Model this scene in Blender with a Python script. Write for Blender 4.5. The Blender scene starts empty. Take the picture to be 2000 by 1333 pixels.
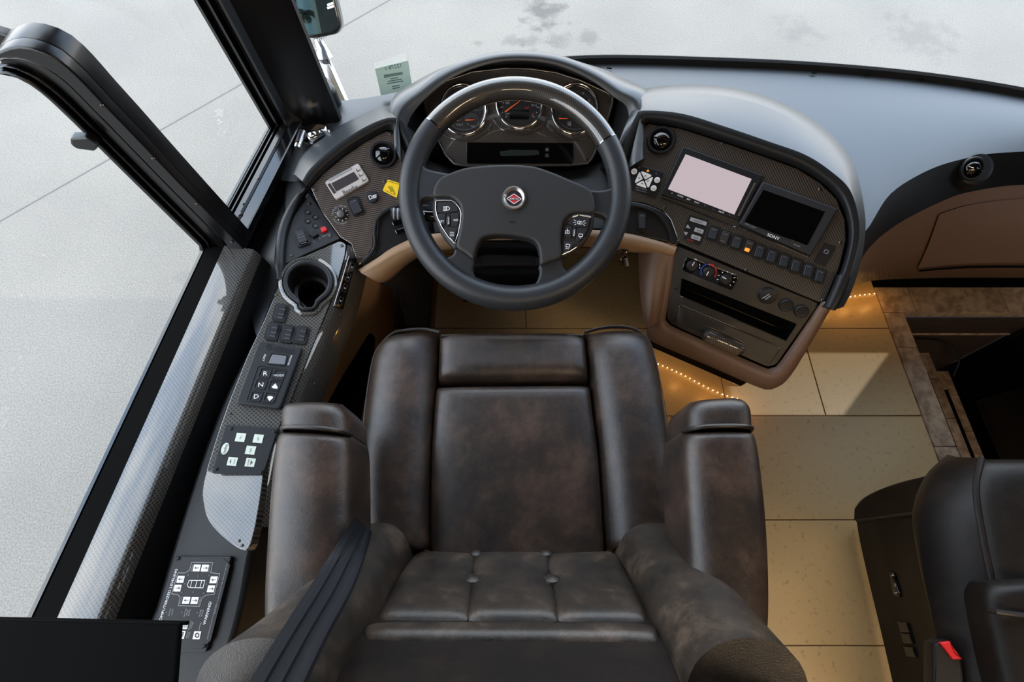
import bpy, bmesh, math, random
from mathutils import Vector, Matrix
random.seed(7)
S = bpy.context.scene
COL = S.collection

# ------------------------------------------------------------------ camera
F = 890.0
TH = math.radians(66.0)
SN, CS = math.sin(TH), math.cos(TH)
CAM = Vector((0, 0, 1.4))
cd = bpy.data.cameras.new('camera')
cam = bpy.data.objects.new('camera', cd)
COL.objects.link(cam)
cam.location = CAM
cam.rotation_euler = (math.radians(90) - TH, 0, 0)
cd.sensor_width = 36.0
cd.lens = F / 2000 * 36
cd.clip_start = 0.02
S.camera = cam

# ------------------------------------------------------------------ world, sun, exposure
S.view_settings.view_transform = 'Standard'
S.view_settings.look = 'None'
S.view_settings.gamma = 1.0
S.view_settings.exposure = 0.0
S.view_settings.use_curve_mapping = False
SKY = 5.2
w = bpy.data.worlds.new('sky')
S.world = w
w.use_nodes = True
nt = w.node_tree
nt.nodes.clear()
def wn(t, **k):
    n = nt.nodes.new(t)
    for a, b in k.items():
        setattr(n, a, b)
    return n
tc = wn('ShaderNodeTexCoord')
mp = wn('ShaderNodeMapping'); mp.inputs['Scale'].default_value = (1.0, 1.0, 1.7)
ns = wn('ShaderNodeTexNoise'); ns.inputs['Scale'].default_value = 2.6; ns.inputs['Detail'].default_value = 6; ns.inputs['Roughness'].default_value = 0.55
cr = wn('ShaderNodeValToRGB')
cr.color_ramp.elements[0].position = 0.44; cr.color_ramp.elements[0].color = (0.42, 0.57, 0.79, 1)
cr.color_ramp.elements[1].position = 0.66; cr.color_ramp.elements[1].color = (1.25, 1.24, 1.22, 1)
sx = wn('ShaderNodeSeparateXYZ')
hz = wn('ShaderNodeValToRGB')
hz.color_ramp.elements[0].position = 0.0; hz.color_ramp.elements[0].color = (1, 1, 1, 1)
hz.color_ramp.elements[1].position = 0.42; hz.color_ramp.elements[1].color = (0, 0, 0, 1)
mx = wn('ShaderNodeMixRGB'); mx.inputs[2].default_value = (1.02, 1.0, 0.97, 1)
bg = wn('ShaderNodeBackground'); bg.inputs[1].default_value = SKY
wo = wn('ShaderNodeOutputWorld')
L = nt.links.new
L(tc.outputs['Generated'], mp.inputs['Vector']); L(mp.outputs[0], ns.inputs['Vector']); L(ns.outputs['Fac'], cr.inputs[0])
L(tc.outputs['Generated'], sx.inputs[0]); L(sx.outputs['Z'], hz.inputs[0]); L(hz.outputs[0], mx.inputs[0])
L(cr.outputs[0], mx.inputs[1]); L(mx.outputs[0], bg.inputs[0]); L(bg.outputs[0], wo.inputs[0])

SUN_EL = math.radians(50)
sd = bpy.data.lights.new('sun', 'SUN'); sd.energy = 1.6; sd.angle = math.radians(0.6); sd.color = (1, 0.95, 0.87)
so = bpy.data.objects.new('sun', sd); COL.objects.link(so)
so.rotation_euler = (0, math.radians(90) - SUN_EL, 0)
so.location = (4, 0, 5)

# ------------------------------------------------------------------ pixels of the photograph to places in the scene
def ray(px, py):
    u, v = px - 1000.0, py - 666.5
    return Vector((u, F * CS - v * SN, -(F * SN + v * CS))) / F
def PD(px, py, d):
    return CAM + ray(px, py) * d
def PZ(px, py, z):
    r = ray(px, py)
    return CAM + r * ((CAM.z - z) / -r.z)
class Plane:
    def __init__(s, o, n, right=(1, 0, 0)):
        s.o = Vector(o); s.n = Vector(n).normalized()
        e = Vector(right); s.ex = (e - s.n * e.dot(s.n)).normalized(); s.ey = s.n.cross(s.ex)
    def hit(s, px, py):
        r = ray(px, py)
        return CAM + r * ((s.o - CAM).dot(s.n) / r.dot(s.n))
    def p2(s, px, py):
        d = s.hit(px, py) - s.o
        return Vector((d.dot(s.ex), d.dot(s.ey)))
    def w(s, p, h=0.0):
        return s.o + s.ex * p[0] + s.ey * p[1] + s.n * h
    def sc(s, px, py):
        a = (s.hit(px + 1, py) - s.hit(px, py)).length
        b = (s.hit(px, py + 1) - s.hit(px, py)).length
        return math.sqrt(a * b)
    def up(s, h):
        return Plane(s.o + s.n * h, s.n, s.ex)

# ------------------------------------------------------------------ 2D helpers
def rnd(pts, r, n=4):
    out = []
    m = len(pts)
    for i in range(m):
        p0, p, p1 = Vector(pts[i - 1]), Vector(pts[i]), Vector(pts[(i + 1) % m])
        a, b = p0 - p, p1 - p
        ra = min(r, a.length * .45, b.length * .45)
        A, B = p + a.normalized() * ra, p + b.normalized() * ra
        for k in range(n + 1):
            t = k / n
            out.append(tuple(A * (1 - t) ** 2 + p * 2 * t * (1 - t) + B * t * t))
    return out
def spl(pts, n=6, closed=False):
    P = [Vector(p) for p in pts]
    m = len(P)
    out = []
    rng = m if closed else m - 1
    for i in range(rng):
        if closed:
            a, b, c, d = P[i - 1], P[i], P[(i + 1) % m], P[(i + 2) % m]
        else:
            b, c = P[i], P[i + 1]
            a = P[i - 1] if i else b * 2 - c
            d = P[i + 2] if i + 2 < m else c * 2 - b
        for k in range(n):
            t = k / n
            out.append(.5 * (2 * b + (c - a) * t + (2 * a - 5 * b + 4 * c - d) * t * t + (3 * b - a - 3 * c + d) * t ** 3))
    if not closed:
        out.append(P[-1])
    return out
def resample(P, n):
    P = [Vector(p) for p in P]
    ds = [0]
    for i in range(1, len(P)):
        ds.append(ds[-1] + (P[i] - P[i - 1]).length)
    out = []
    j = 0
    for k in range(n):
        t = ds[-1] * k / (n - 1)
        while j < len(P) - 2 and ds[j + 1] < t:
            j += 1
        f = (t - ds[j]) / max(1e-9, ds[j + 1] - ds[j])
        out.append(P[j].lerp(P[j + 1], min(1, max(0, f))))
    return out
def para(cx, cy, a, b):
    return [(cx - a[0] - b[0], cy - a[1] - b[1]), (cx + a[0] - b[0], cy + a[1] - b[1]),
            (cx + a[0] + b[0], cy + a[1] + b[1]), (cx - a[0] + b[0], cy - a[1] + b[1])]
def area(p):
    return .5 * sum(p[i - 1][0] * p[i][1] - p[i][0] * p[i - 1][1] for i in range(len(p)))
def inset(P, d):
    m = len(P)
    out = []
    for i in range(m):
        a, p, b = P[i - 1], P[i], P[(i + 1) % m]
        e1, e2 = (p - a), (b - p)
        if e1.length < 1e-9: e1 = e2
        if e2.length < 1e-9: e2 = e1
        n1 = Vector((-e1.y, e1.x)).normalized(); n2 = Vector((-e2.y, e2.x)).normalized()
        s = n1 + n2
        l2 = s.length_squared
        if l2 < .2:
            q = n1
        else:
            q = s * (2 / max(l2, .7))
        out.append(p + q * d)
    for _ in range(10):          # collapse the little loops an inset makes at tight corners
        bad = False
        for i in range(m):
            j = (i + 1) % m
            if (out[j] - out[i]).dot(P[j] - P[i]) < -1e-12:
                c = (out[i] + out[j]) / 2
                k, l = (i - 1) % m, (j + 1) % m
                out[i] = c * .98 + out[k] * .02; out[j] = c * .98 + out[l] * .02
                bad = True
        if not bad: break
    return out

# ------------------------------------------------------------------ object helpers
WLOC = {}
def link(name, verts, faces, mat, parent=None, uv=None, smooth=True, sharp=35, stuff=False):
    me = bpy.data.meshes.new(name)
    V = [Vector(v) for v in verts]
    c = Vector((0, 0, 0))
    for v in V: c += v
    c /= max(1, len(V))
    if parent is None:
        c.z = min(v.z for v in V)
    me.from_pydata([v - c for v in V], [], faces)
    if uv:
        ul = me.uv_layers.new(name='UVMap')
        for l in me.loops:
            ul.data[l.index].uv = uv[l.vertex_index]
    me.materials.append(mat)
    if smooth:
        me.polygons.foreach_set('use_smooth', [True] * len(me.polygons))
        if sharp: me.set_sharp_from_angle(angle=math.radians(sharp))
    me.update()
    o = bpy.data.objects.new(name, me)
    COL.objects.link(o)
    WLOC[o] = c
    if parent is not None:
        o.parent = parent
        o.location = c - WLOC[parent]
    else:
        o.location = c
    if stuff: o['kind'] = 'stuff'
    return o
def recalc(o):
    bm = bmesh.new(); bm.from_mesh(o.data)
    bmesh.ops.recalc_face_normals(bm, faces=bm.faces)
    bm.to_mesh(o.data); bm.free()
    return o
def thing(name, loc, label, cat, group=None):
    o = bpy.data.objects.new(name, None)
    o.empty_display_size = .05
    COL.objects.link(o)
    o.location = Vector(loc); WLOC[o] = Vector(loc)
    o['label'] = label; o['category'] = cat
    if group: o['group'] = group
    return o
def tag(o, label, cat, group=None):
    o['label'] = label; o['category'] = cat
    if group: o['group'] = group
    return o
def structure(name, loc=(0, 0, 0)):
    o = bpy.data.objects.new(name, None)
    o.empty_display_size = .05
    COL.objects.link(o)
    o.location = Vector(loc); WLOC[o] = Vector(loc)
    o['kind'] = 'structure'
    return o
def slab(name, pts, pl, mat, parent=None, t=.004, lift=0.0, bev=.0012, seg=2, m2=False, dome=0.0, **k):
    P = [Vector(p) if m2 else pl.p2(*p) for p in pts]
    if area(P) < 0: P = P[::-1]
    n = len(P)
    rings = [(P, lift), (P, lift + t - bev)]
    for q in range(1, seg + 1):
        a = q / seg * math.pi / 2
        rings.append((inset(P, bev * (1 - math.cos(a))), lift + t - bev + bev * math.sin(a)))
    V, UV = [], []
    for R, h in rings:
        for p in R:
            V.append(pl.w(p, h)); UV.append((p[0], p[1]))
    Fc = [list(range(n))[::-1]]
    for r in range(len(rings) - 1):
        for i in range(n):
            j = (i + 1) % n
            Fc.append((r * n + i, r * n + j, (r + 1) * n + j, (r + 1) * n + i))
    top = (len(rings) - 1) * n
    Fc.append(list(range(top, top + n)))
    o = link(name, V, Fc, mat, parent, uv=UV, **k)
    o.data.polygons[0].use_smooth = False; o.data.polygons[len(o.data.polygons) - 1].use_smooth = False
    return o
def frame(name, pts, pl, mat, wd, parent=None, t=.004, lift=0.0, bev=.001, m2=False, inner=None, **k):
    """flat ring along an outline, wd metres wide (inwards)"""
    P = [Vector(p) if m2 else pl.p2(*p) for p in pts]
    Q = None
    if inner: Q = [Vector(p) if m2 else pl.p2(*p) for p in inner]
    if area(P) < 0:
        P = P[::-1]
        if Q: Q = Q[::-1]
    n = len(P)
    if Q is None: Q = inset(P, wd)
    rings = [(P, lift), (P, lift + t - bev), (inset(P, bev * .4), lift + t - bev * .25), (inset(P, bev), lift + t),
             (inset(Q, -bev), lift + t), (inset(Q, -bev * .4), lift + t - bev * .25), (Q, lift + t - bev), (Q, lift)]
    V, UV, Fc = [], [], []
    for R, h in rings:
        for p in R:
            V.append(pl.w(p, h)); UV.append((p[0], p[1]))
    m = len(rings)
    for r in range(m):
        for i in range(n):
            j = (i + 1) % n
            s = (r + 1) % m
            Fc.append((r * n + i, r * n + j, s * n + j, s * n + i))
    return link(name, V, Fc, mat, parent, uv=UV, **k)
def lathe(name, pl, c, prof, mat, parent=None, seg=28, m2=False, a0=0, **k):
    """profile of (radius in photo pixels or metres, height in metres) turned about the plane's normal"""
    if m2: o2, s = Vector(c), 1.0
    else: o2, s = pl.p2(*c), pl.sc(*c)
    V, UV, Fc = [], [], []
    for r, h in prof:
        for i in range(seg):
            a = 2 * math.pi * i / seg + a0
            p = o2 + Vector((math.cos(a), math.sin(a))) * r * s
            V.append(pl.w(p, h)); UV.append((p.x, p.y))
    for q in range(len(prof) - 1):
        for i in range(seg):
            j = (i + 1) % seg
            Fc.append((q * seg + i, q * seg + j, (q + 1) * seg + j, (q + 1) * seg + i))
    Fc.append(list(range(seg))[::-1])
    Fc.append([(len(prof) - 1) * seg + i for i in range(seg)])
    o = link(name, V, Fc, mat, parent, uv=UV, **k)
    o.data.polygons[len(o.data.polygons) - 1].use_smooth = False; o.data.polygons[len(o.data.polygons) - 2].use_smooth = False
    return o
def loft(name, curves, mat, parent=None, n=40, close=False, cap=False, sharp=50, raw=False, **k):
    C = [list(map(Vector, c)) if raw else resample(c, n) for c in curves]
    n = len(C[0])
    V, UV, Fc = [], [], []
    du = [0]
    for i in range(1, n): du.append(du[-1] + (C[0][i] - C[0][i - 1]).length)
    dv = 0
    for q, c in enumerate(C):
        if q: dv += sum((c[i] - C[q - 1][i]).length for i in range(n)) / n
        for i, p in enumerate(c):
            V.append(p); UV.append((du[i], dv))
    for q in range(len(C) - 1):
        for i in range(n - 1):
            Fc.append((q * n + i, q * n + i + 1, (q + 1) * n + i + 1, (q + 1) * n + i))
        if close: Fc.append((q * n + n - 1, q * n, (q + 1) * n, (q + 1) * n + n - 1))
    if cap:
        Fc.append(list(range(n))); Fc.append([(len(C) - 1) * n + i for i in range(n)])
    return recalc(link(name, V, Fc, mat, parent, uv=UV, sharp=sharp, **k))
def tube(name, path, r, mat, parent=None, seg=10, closed=False, up=(0, 0, 1), **k):
    P = [Vector(p) for p in path]
    n = len(P)
    V, UV, Fc = [], [], []
    l = 0
    for i, p in enumerate(P):
        a = P[i - 1] if (i or closed) else p
        b = P[(i + 1) % n] if (i < n - 1 or closed) else p
        t = (b - a).normalized()
        U = Vector(up)
        x = t.cross(U)
        if x.length < 1e-4: x = t.cross(Vector((1, .3, .2)))
        x.normalize(); y = x.cross(t)
        rr = r[i] if isinstance(r, (list, tuple)) else r
        if i: l += (p - P[i - 1]).length
        for q in range(seg):
            A = 2 * math.pi * q / seg
            V.append(p + x * math.cos(A) * rr + y * math.sin(A) * rr); UV.append((l, q / seg * 2 * math.pi * rr))
    for i in range(n if closed else n - 1):
        j = (i + 1) % n
        for q in range(seg):
            s = (q + 1) % seg
            Fc.append((i * seg + q, i * seg + s, j * seg + s, j * seg + q))
    if not closed:
        Fc.append(list(range(seg))[::-1]); Fc.append([(n - 1) * seg + q for q in range(seg)])
    return recalc(link(name, V, Fc, mat, parent, uv=UV, **k))
def box(name, lo, hi, mat, parent=None, bev=.004, **k):
    lo, hi = Vector(lo), Vector(hi)
    pl = Plane((0, 0, lo.z), (0, 0, 1))
    return slab(name, [(lo.x, lo.y), (hi.x, lo.y), (hi.x, hi.y), (lo.x, hi.y)], pl, mat, parent, t=hi.z - lo.z, bev=bev, m2=True, **k)
def ball(name, c, r, mat, parent=None, seg=10, sq=(1, 1, 1), **k):
    V, Fc = [], []
    rings = seg // 2
    for a in range(1, rings):
        th = math.pi * a / rings
        for b in range(seg):
            ph = 2 * math.pi * b / seg
            V.append(Vector(c) + Vector((math.sin(th) * math.cos(ph) * sq[0], math.sin(th) * math.sin(ph) * sq[1], math.cos(th) * sq[2])) * r)
    V.append(Vector(c) + Vector((0, 0, r * sq[2]))); V.append(Vector(c) - Vector((0, 0, r * sq[2])))
    T, B = len(V) - 2, len(V) - 1
    for b in range(seg):
        d = (b + 1) % seg
        Fc.append((T, b, d)); Fc.append((B, (rings - 2) * seg + d, (rings - 2) * seg + b))
        for a in range(rings - 2):
            Fc.append((a * seg + b, (a + 1) * seg + b, (a + 1) * seg + d, a * seg + d))
    return link(name, V, Fc, mat, parent, **k)
def cut(o, cutter):
    md = o.modifiers.new('cut', 'BOOLEAN'); md.operation = 'DIFFERENCE'; md.object = cutter; md.solver = 'EXACT'
    bpy.context.view_layer.update()
    me = bpy.data.meshes.new_from_object(o.evaluated_get(bpy.context.evaluated_depsgraph_get()))
    o.modifiers.clear(); o.data = me
    bpy.data.objects.remove(cutter)
def txts(items, pl, mat, parent, name='lettering', lift=.0005, mirror=False, depth=.0003):
    """items: (text, (px, py) of the centre, cap height in photo px, baseline direction in photo px[, width factor])"""
    V, Fc = [], []
    for it in items:
        s, c, h, d = it[:4]
        st = it[4] if len(it) > 4 else 1.0
        cu = bpy.data.curves.new('t', 'FONT'); cu.body = s; cu.align_x = 'CENTER'; cu.align_y = 'CENTER'
        cu.resolution_u = 2; cu.extrude = 0
        ob = bpy.data.objects.new('t', cu); COL.objects.link(ob)
        bpy.context.view_layer.update()
        me = bpy.data.meshes.new_from_object(ob.evaluated_get(bpy.context.evaluated_depsgraph_get()))
        bpy.data.objects.remove(ob); bpy.data.curves.remove(cu)
        o2 = pl.p2(*c)
        b2 = (pl.p2(c[0] + d[0], c[1] + d[1]) - o2).normalized()
        u2 = Vector((-b2.y, b2.x))
        if mirror: b2 = -b2
        q = c[0] - d[1], c[1] + d[0]
        sz = h * (pl.p2(*q) - o2).length / math.hypot(*d) / .7
        k = len(V)
        for v in me.vertices:
            V.append(pl.w(o2 + b2 * v.co.x * sz * st + u2 * v.co.y * sz, lift))
        for p in me.polygons:
            Fc.append([k + i for i in p.vertices][::-1 if mirror else 1])
        bpy.data.meshes.remove(me)
    return link(name, V, Fc, mat, parent, smooth=False, stuff=True)
def lines(name, polys, pl, mat, parent, wpx=1.2, lift=.0005):
    """flat printed strokes: each a list of photo pixels"""
    V, Fc = [], []
    for P in polys:
        Q = [pl.p2(*p) for p in P]
        hw = wpx * pl.sc(*P[0]) / 2
        for i in range(len(Q) - 1):
            d = Q[i + 1] - Q[i]
            if d.length < 1e-7: continue
            d.normalize(); x = Vector((-d.y, d.x)) * hw; e = d * hw * .5
            k = len(V)
            V += [pl.w(Q[i] - x - e, lift), pl.w(Q[i + 1] - x + e, lift), pl.w(Q[i + 1] + x + e, lift), pl.w(Q[i] + x - e, lift)]
            Fc.append((k, k + 1, k + 2, k + 3))
    return link(name, V, Fc, mat, parent, smooth=False, stuff=len(V) > 4)
def arc(cx, cy, r, a0, a1, n=14, sy=1.0):
    return [(cx + r * math.cos(math.radians(a0 + (a1 - a0) * i / n)), cy - sy * r * math.sin(math.radians(a0 + (a1 - a0) * i / n))) for i in range(n + 1)]

# ------------------------------------------------------------------ materials
def hx(s):
    s = s.lstrip('#')
    c = [int(s[i:i + 2], 16) / 255 for i in (0, 2, 4)]
    return tuple((x / 12.92 if x <= .04045 else ((x + .055) / 1.055) ** 2.4) for x in c) + (1,)
def mat(name, col, rough=.5, metal=0, coat=0, spec=.5, col2=None, cscale=8, cpos=(.4, .65), bump=None, ior=1.5, emit=None, estr=0, coat_rough=.03, rough2=None, det=4, stretch=None):
    m = bpy.data.materials.new(name); m.use_nodes = True
    t = m.node_tree; b = t.nodes['Principled BSDF']
    c = hx(col) if isinstance(col, str) else tuple(col) + (1,)
    b.inputs['Base Color'].default_value = c
    b.inputs['Roughness'].default_value = rough
    b.inputs['Metallic'].default_value = metal
    b.inputs['Coat Weight'].default_value = coat
    b.inputs['Coat Roughness'].default_value = coat_rough
    b.inputs['Specular IOR Level'].default_value = spec
    b.inputs['IOR'].default_value = ior
    if emit:
        b.inputs['Emission Color'].default_value = hx(emit); b.inputs['Emission Strength'].default_value = estr
    tc = t.nodes.new('ShaderNodeTexCoord')
    src = tc.outputs['Object']
    if stretch:
        mp = t.nodes.new('ShaderNodeMapping'); mp.inputs['Scale'].default_value = stretch
        t.links.new(src, mp.inputs[0]); src = mp.outputs[0]
    if col2:
        n = t.nodes.new('ShaderNodeTexNoise'); n.inputs['Scale'].default_value = cscale; n.inputs['Detail'].default_value = det
        r = t.nodes.new('ShaderNodeValToRGB')
        r.color_ramp.elements[0].position, r.color_ramp.elements[1].position = cpos
        r.color_ramp.elements[0].color = c; r.color_ramp.elements[1].color = hx(col2) if isinstance(col2, str) else tuple(col2) + (1,)
        t.links.new(src, n.inputs['Vector']); t.links.new(n.outputs['Fac'], r.inputs[0]); t.links.new(r.outputs[0], b.inputs['Base Color'])
    if bump:
        kind, sc, st, dist = bump
        if kind == 'noise':
            n = t.nodes.new('ShaderNodeTexNoise'); n.inputs['Scale'].default_value = sc; n.inputs['Detail'].default_value = 3; out = n.outputs['Fac']
        else:
            n = t.nodes.new('ShaderNodeTexVoronoi'); n.inputs['Scale'].default_value = sc; n.feature = 'SMOOTH_F1' if kind == 'vor' else 'DISTANCE_TO_EDGE'; out = n.outputs['Distance']
        t.links.new(src, n.inputs['Vector'])
        bp = t.nodes.new('ShaderNodeBump'); bp.inputs['Strength'].default_value = st; bp.inputs['Distance'].default_value = dist
        t.links.new(out, bp.inputs['Height']); t.links.new(bp.outputs[0], b.inputs['Normal'])
    return m
def carbon(name, rot, s=.0015, light='#5d5048', dark='#14110f', coat_rough=.04, mesh=False):
    m = bpy.data.materials.new(name); m.use_nodes = True
    t = m.node_tree; b = t.nodes['Principled BSDF']
    N = lambda k, **a: [setattr(n, x, y) for n in [t.nodes.new(k)] for x, y in a.items()] and t.nodes[-1] or t.nodes[-1]
    uv = t.nodes.new('ShaderNodeTexCoord')
    mp = t.nodes.new('ShaderNodeMapping'); mp.inputs['Rotation'].default_value = (0, 0, math.radians(rot)); mp.inputs['Scale'].default_value = (1 / s, 1 / s, 1)
    t.links.new(uv.outputs['UV'], mp.inputs[0])
    sp = t.nodes.new('ShaderNodeSeparateXYZ'); t.links.new(mp.outputs[0], sp.inputs[0])
    def mth(op, a, bb=None, cc=None):
        n = t.nodes.new('ShaderNodeMath'); n.operation = op
        for i, q in enumerate((a, bb, cc)):
            if q is None: continue
            if isinstance(q, (int, float)): n.inputs[i].default_value = q
            else: t.links.new(q, n.inputs[i])
        return n.outputs[0]
    if mesh:     # open diamond mesh
        def line(o):
            f = mth('FRACT', o)
            return mth('LESS_THAN', mth('ABSOLUTE', mth('SUBTRACT', f, .5)), .17)
        fac = mth('MULTIPLY', mth('MAXIMUM', line(sp.outputs[0]), line(sp.outputs[1])), .9)
    else:        # twill: diagonal ribs broken up by the threads
        d = mth('FRACT', mth('DIVIDE', mth('ADD', sp.outputs[0], sp.outputs[1]), 4.0))
        rib = mth('LESS_THAN', d, .46)
        g = mth('FRACT', mth('DIVIDE', mth('SUBTRACT', sp.outputs[0], sp.outputs[1]), 2.0))
        edge = mth('POWER', mth('MULTIPLY', mth('MULTIPLY', g, mth('SUBTRACT', 1.0, g)), 4.0), .35)
        fac = mth('MULTIPLY', rib, mth('MULTIPLY_ADD', edge, .55, .45))
    mxr = t.nodes.new('ShaderNodeMixRGB'); mxr.inputs[1].default_value = hx(dark); mxr.inputs[2].default_value = hx(light)
    t.links.new(fac, mxr.inputs[0]); t.links.new(mxr.outputs[0], b.inputs['Base Color'])
    b.inputs['Roughness'].default_value = .45
    b.inputs['Coat Weight'].default_value = 1; b.inputs['Coat Roughness'].default_value = coat_rough; b.inputs['Coat IOR'].default_value = 1.7
    return m
def leather(name, a, bb, c, rough=.36, spec=.6, gs=560):
    m = bpy.data.materials.new(name); m.use_nodes = True
    t = m.node_tree; b = t.nodes['Principled BSDF']
    tc = t.nodes.new('ShaderNodeTexCoord')
    n = t.nodes.new('ShaderNodeTexNoise'); n.inputs['Scale'].default_value = 14; n.inputs['Detail'].default_value = 8; n.inputs['Roughness'].default_value = .68
    r = t.nodes.new('ShaderNodeValToRGB')
    e = r.color_ramp.elements
    e[0].position = .36; e[0].color = hx(a); e[1].position = .66; e[1].color = hx(c)
    x = e.new(.52); x.color = hx(bb)
    v = t.nodes.new('ShaderNodeTexVoronoi'); v.inputs['Scale'].default_value = gs; v.feature = 'DISTANCE_TO_EDGE'
    n2 = t.nodes.new('ShaderNodeTexNoise'); n2.inputs['Scale'].default_value = 60; n2.inputs['Detail'].default_value = 4
    dv = t.nodes.new('ShaderNodeVectorMath'); dv.operation = 'MULTIPLY_ADD'
    dv.inputs[1].default_value = (.02, .02, .02)
    t.links.new(n2.outputs['Color'], dv.inputs[0]); t.links.new(tc.outputs['Object'], dv.inputs[2])
    t.links.new(dv.outputs[0], v.inputs['Vector'])
    t.links.new(tc.outputs['Object'], n.inputs['Vector']); t.links.new(tc.outputs['Object'], n2.inputs['Vector'])
    t.links.new(n.outputs['Fac'], r.inputs[0])
    mr = t.nodes.new('ShaderNodeMapRange'); mr.inputs['From Max'].default_value = .25; mr.inputs['To Min'].default_value = .72; mr.inputs['To Max'].default_value = 1.06
    t.links.new(v.outputs['Distance'], mr.inputs['Value'])
    mm = t.nodes.new('ShaderNodeMixRGB'); mm.blend_type = 'MULTIPLY'; mm.inputs[0].default_value = 1
    t.links.new(r.outputs[0], mm.inputs[1]); t.links.new(mr.outputs[0], mm.inputs[2]); t.links.new(mm.outputs[0], b.inputs['Base Color'])
    bp = t.nodes.new('ShaderNodeBump'); bp.inputs['Strength'].default_value = .28; bp.inputs['Distance'].default_value = .0009
    t.links.new(v.outputs['Distance'], bp.inputs['Height']); t.links.new(bp.outputs[0], b.inputs['Normal'])
    b.inputs['Roughness'].default_value = rough
    b.inputs['Specular IOR Level'].default_value = spec
    return m
def glass(name, tint=(.97, .985, .98)):
    m = bpy.data.materials.new(name); m.use_nodes = True
    t = m.node_tree; t.nodes.clear()
    o = t.nodes.new('ShaderNodeOutputMaterial'); mx = t.nodes.new('ShaderNodeMixShader')
    tr = t.nodes.new('ShaderNodeBsdfTransparent'); tr.inputs[0].default_value = tint + (1,)
    gl = t.nodes.new('ShaderNodeBsdfGlossy'); gl.inputs['Roughness'].default_value = .0
    lw = t.nodes.new('ShaderNodeLayerWeight'); lw.inputs[0].default_value = .5
    pw = t.nodes.new('ShaderNodeMath'); pw.operation = 'POWER'; pw.inputs[1].default_value = 5.0
    fr = t.nodes.new('ShaderNodeMath'); fr.operation = 'MULTIPLY_ADD'; fr.inputs[1].default_value = .9; fr.inputs[2].default_value = .05
    t.links.new(lw.outputs['Facing'], pw.inputs[0]); t.links.new(pw.outputs[0], fr.inputs[0])
    t.links.new(fr.outputs[0], mx.inputs[0]); t.links.new(tr.outputs[0], mx.inputs[1]); t.links.new(gl.outputs[0], mx.inputs[2]); t.links.new(mx.outputs[0], o.inputs[0])
    return m
MT = {}
MT['vinyl'] = mat('black vinyl', '#121315', .42, spec=.35, bump=('noise', 900, .25, .0006))
MT['dash'] = mat('dash vinyl', '#282d31', .38, spec=.9, ior=1.55, bump=('noise', 1100, .3, .0005))
MT['plastic'] = mat('black plastic', '#101013', .45, spec=.35)
MT['plastic_g'] = mat('charcoal plastic', '#1f2024', .5, spec=.35, bump=('noise', 1500, .2, .0003))
MT['gloss'] = mat('gloss black', '#060607', .1, coat=.5)
MT['frame'] = mat('black paint', '#08080a', .28)
MT['rubber'] = mat('rubber', '#08080a', .6)
MT['matte'] = mat('matte black', '#030303', .9, spec=.08)
MT['wheel'] = mat('grey wheel leather', '#27292d', .42, spec=.4, bump=('vor', 700, .25, .0006))
MT['hub'] = mat('grey hub vinyl', '#282829', .52, spec=.35, bump=('noise', 900, .25, .0005))
MT['chrome'] = mat('chrome', '#d8d8dc', .06, metal=1)
MT['darkchrome'] = mat('dark chrome', '#8a8a90', .1, metal=1)
MT['alu'] = mat('brushed metal', '#b9b3b0', .3, metal=1)
MT['steel'] = mat('screw steel', '#56534f', .35, metal=1)
MT['tan'] = mat('tan plastic', '#86694d', .5, bump=('noise', 1200, .15, .0004))
MT['tan_dark'] = mat('brown tan plastic', '#6a5243', .5, bump=('noise', 1200, .15, .0004))
MT['carbonL'] = carbon('carbon weave dash', -37, light='#5f5249', dark='#1d1815')
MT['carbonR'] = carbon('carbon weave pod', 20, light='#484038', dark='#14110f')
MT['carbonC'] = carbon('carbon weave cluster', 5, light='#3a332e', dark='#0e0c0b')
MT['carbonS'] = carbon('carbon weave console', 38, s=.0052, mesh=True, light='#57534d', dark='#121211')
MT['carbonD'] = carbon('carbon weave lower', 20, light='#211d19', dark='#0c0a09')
MT['leather'] = leather('brown leather', '#201916', '#33271f', '#4b392f')
MT['leather_b'] = leather('worn brown leather', '#17130f', '#30271f', '#54463a', .44, .6, 330)
MT['leather_d'] = leather('dark leather', '#120e0b', '#17120f', '#211a15', .46, .28)
MT['piping'] = mat('piping', '#1c1614', .4)
MT['belt'] = mat('belt webbing', '#10141a', .6, spec=.3, bump=('noise', 700, .3, .0006))
MT['red'] = mat('red plastic', '#d1121c', .4)
MT['yellow'] = mat('yellow label', '#f0c61e', .45)
MT['white'] = mat('white print', '#e8e8ea', .5)
MT['offwhite'] = mat('off white keys', '#cfd6c8', .5)
MT['greyprint'] = mat('grey print', '#8d8d92', .5)
MT['dimprint'] = mat('dim print', '#4c4c52', .5)
MT['silver'] = mat('silver plastic', '#b6afac', .4)
MT['blackprint'] = mat('black print', '#0c0c0e', .5)
MT['needle'] = mat('needle', '#e0571c', .5)
MT['redprint'] = mat('red print', '#b5202a', .5)
MT['blueprint'] = mat('blue print', '#1d3f9a', .5)
MT['dial'] = mat('dial', '#0d0d11', .4)
MT['lcd'] = mat('lcd', '#3b3638', .3)
MT['lcd_g'] = mat('grey lcd', '#6c7076', .3)
MT['screen'] = mat('lit screen', '#20202a', .15, emit='#d8c8cc', estr=.78)
MT['screen_off'] = mat('dark screen', '#050505', .1, spec=.3)
MT['amber'] = mat('amber lamp', '#ff7a1a', .4, emit='#ff8430', estr=1.2)
MT['dot'] = mat('amber dot', '#d0893a', .4, emit='#e08a30', estr=.5)
MT['led'] = mat('rope bulb', '#ffe9c0', .4, emit='#ffd089', estr=9)
MT['paper'] = mat('pale green paper', '#c3ddd2', .7)
MT['inkgreen'] = mat('green ink', '#4d6b66', .7)
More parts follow.
